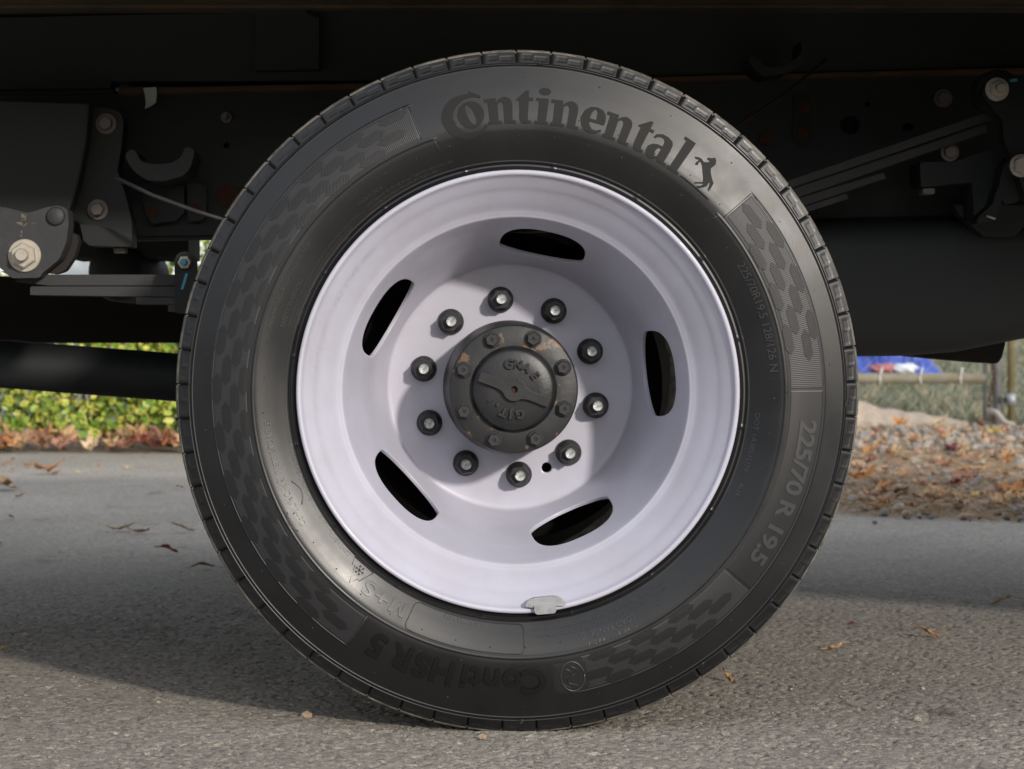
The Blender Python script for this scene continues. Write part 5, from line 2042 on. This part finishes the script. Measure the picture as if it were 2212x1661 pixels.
# sacking strip: a long low fold of cloth
sack = mat('sacking', (0.40, 0.33, 0.26), 0.9, noise=(30, (0.30, 0.245, 0.19), 0.4, 0.7), bump=(60, 0.6, 0.01))
v, f = [], []
nu, nv_ = 40, 10
for i in range(nu + 1):
    t = i / nu
    xv = 1780 + (2092 - 1780) * t
    top = float(spline([(1780, 840), (1850, 862), (1900, 880), (1990, 893), (2092, 912)], xv))
    bot = float(spline([(1780, 925), (1850, 922), (1990, 920), (2092, 918)], xv))
    Yb = 11.25
    for j in range(nv_ + 1):
        q = j / nv_
        yy = bot + (top - bot) * math.sin(q * math.pi * 0.5)
        Yd = Yb + 0.22 * q
        c = P(xv, yy, Yd)
        v.append((c.x, Yd + 0.01 * math.sin(i * 1.3), max(0.0, c.z) + 0.006 * math.sin(i * 0.9 + j)))
for i in range(nu):
    for j in range(nv_):
        a = i * (nv_ + 1) + j
        f.append((a, a + nv_ + 1, a + nv_ + 2, a + 1))
so = link('sacking_strip', pydata('sacking_strip', v, f), sack, smooth=True)
sol = so.modifiers.new('thickness', 'SOLIDIFY'); sol.thickness = 0.02
tag(so, 'long tan strip of sacking heaped along the foot of the gate', 'cloth')

# rough ground rising behind the fence, with scrubby grass
v, f = [], []
nx_, ny_ = 60, 40
for j in range(ny_ + 1):
    for i in range(nx_ + 1):
        X = -14 + 34 * i / nx_
        Y = 11.8 + 22 * (j / ny_) ** 1.6
        z = 0.02 + 0.9 * (1 - math.exp(-((Y - 11.8) / 7.0))) * (0.8 + 0.2 * math.sin(X * 0.7))
        z *= min(1, (Y - 11.8) / 0.4 + 0.02)
        v.append((X, Y, z))
for j in range(ny_):
    for i in range(nx_):
        a = j * (nx_ + 1) + i
        f.append((a, a + 1, a + nx_ + 2, a + nx_ + 1))
bank = link('bank', pydata('bank', v, f), M['grassland'], smooth=True)
tag(bank, kind='structure')


def bank_z(X, Y):
    z = 0.02 + 0.9 * (1 - math.exp(-((Y - 11.8) / 7.0))) * (0.8 + 0.2 * math.sin(X * 0.7))
    return z * min(1, (Y - 11.8) / 0.4 + 0.02)


gm = [mat('scrub_green', (0.11, 0.14, 0.08), 0.8), mat('scrub_straw', (0.34, 0.28, 0.18), 0.8), mat('scrub_grey', (0.22, 0.23, 0.17), 0.8)]
bl = (np.array([[-0.06, 0, 0], [0.06, 0, 0], [0.04, 0.05, 0.5], [0.02, 0.12, 1.0]]), np.array([[0, 1, 2], [0, 2, 3]]))
tr = []
for k in range(34000):
    Y = 11.85 + 8 * RNG.random() ** 1.6
    X = Y * (0.05 + 0.3 * RNG.random())
    s = 0.03 + 0.07 * RNG.random()
    tr.append((0, rotm((RNG.random() - .5) * 2.2, (RNG.random() - .5) * 2.2, RNG.random() * 6.3) * s, np.array([X, Y, bank_z(X, Y) - 0.005]), int(RNG.choice([0, 0, 1, 2]))))
tag(link('scrub_grass', instanced_mesh('scrub_grass', [bl], tr, gm)), 'scrubby grass behind the fence', None, None, 'stuff')
# blue tarp with red and white things on it
tarp_m = mat('blue_tarp_plastic', (0.035, 0.07, 0.34), 0.5, noise=(5, (0.12, 0.17, 0.45), 0.45, 0.6))
v, f = [], []
for i in range(31):
    for j in range(13):
        xv = 1700 + (2030 - 1700) * i / 30
        q = j / 12
        Y = 13.2 + q * 0.8
        X = (xv - PX) / FV * 13.6
        lo = bank_z(X, 13.2)
        z = lo + 0.37 * math.sin(q * math.pi) ** 0.7 * (0.75 + 0.25 * math.sin(i * 0.8)) * (1 - max(0, (i - 22) / 9) * 0.8) + 0.015 * math.sin(i * 2.1 + j * 1.7)
        v.append((X, Y, z))
for i in range(30):
    for j in range(12):
        a = i * 13 + j
        f.append((a, a + 13, a + 14, a + 1))
tarp = link('blue_tarp', pydata('blue_tarp', v, f), tarp_m, smooth=False)
sol = tarp.modifiers.new('thickness', 'SOLIDIFY'); sol.thickness = 0.004
tag(tarp, 'crumpled blue tarp heaped behind the gate rail', 'tarp')
for x, kd, lb_ in ((1905, 'red', 'faded red cloth bundle in front of the blue tarp'), (1950, 'white', 'white plastic bag beside the red bundle at the tarp')):
    Y = 13.1
    c = P(x, 797, Y)
    bm = bmesh.new()
    bmesh.ops.create_icosphere(bm, subdivisions=3, radius=1)
    for q in bm.verts:
        k_ = 1 + 0.18 * math.sin(q.co.x * 7 + q.co.z * 5) + 0.1 * math.sin(q.co.y * 11 + q.co.x * 3)
        q.co = Vector((q.co.x * 0.08, q.co.y * 0.06, q.co.z * 0.032)) * k_
    me = bpy.data.meshes.new('bundle'); bm.to_mesh(me); bm.free()
    o = link('cloth_bundle' if kd == 'red' else 'plastic_bag', me, mat(kd + '_bundle', (0.36, 0.13, 0.14) if kd == 'red' else (0.62, 0.66, 0.72), 0.7), smooth=True)
    o.location = (c.x, Y, max(c.z, bank_z(c.x, Y) + 0.05))
    tag(o, lb_, 'cloth' if kd == 'red' else 'bag')

# ------------------------------------------------------------------ unseen belt of trees, added to darken the horizon the tyre reflects
tree_m = mat('dark_evergreen_foliage', (0.035, 0.055, 0.022), 0.9, noise=(1.2, (0.070, 0.085, 0.035), 0.4, 0.7))
clump = []
for k in range(5):
    bm = bmesh.new()
    bmesh.ops.create_icosphere(bm, subdivisions=2, radius=1)
    rd = random.Random(k)
    for q in bm.verts:
        q.co *= rd.uniform(0.72, 1.2)
    me = bpy.data.meshes.new('clump'); bm.to_mesh(me); bm.free()
    clump.append(tri_proto(me))
tr = []
for k in range(1500):
    a = R(-75 + 330 * RNG.random()) if False else R(180 + 20 + 140 * RNG.random())
    dist = 27 + 5 * RNG.random()
    top = 3.9 + 1.5 * math.sin(a * 9) * math.sin(a * 23 + 1)
    z = top * RNG.random() ** 0.7
    s_ = 0.7 + 0.9 * RNG.random()
    tr.append((int(RNG.integers(5)), rotm(RNG.random() * 6, RNG.random() * 6, RNG.random() * 6) * s_, np.array([dist * math.cos(a), dist * math.sin(a), z]), 0))
tag(link('added_trees', instanced_mesh('added_trees', clump, tr, [tree_m])), 'unseen belt of dark evergreens added behind the photographer to darken the horizon', None, None, 'stuff')
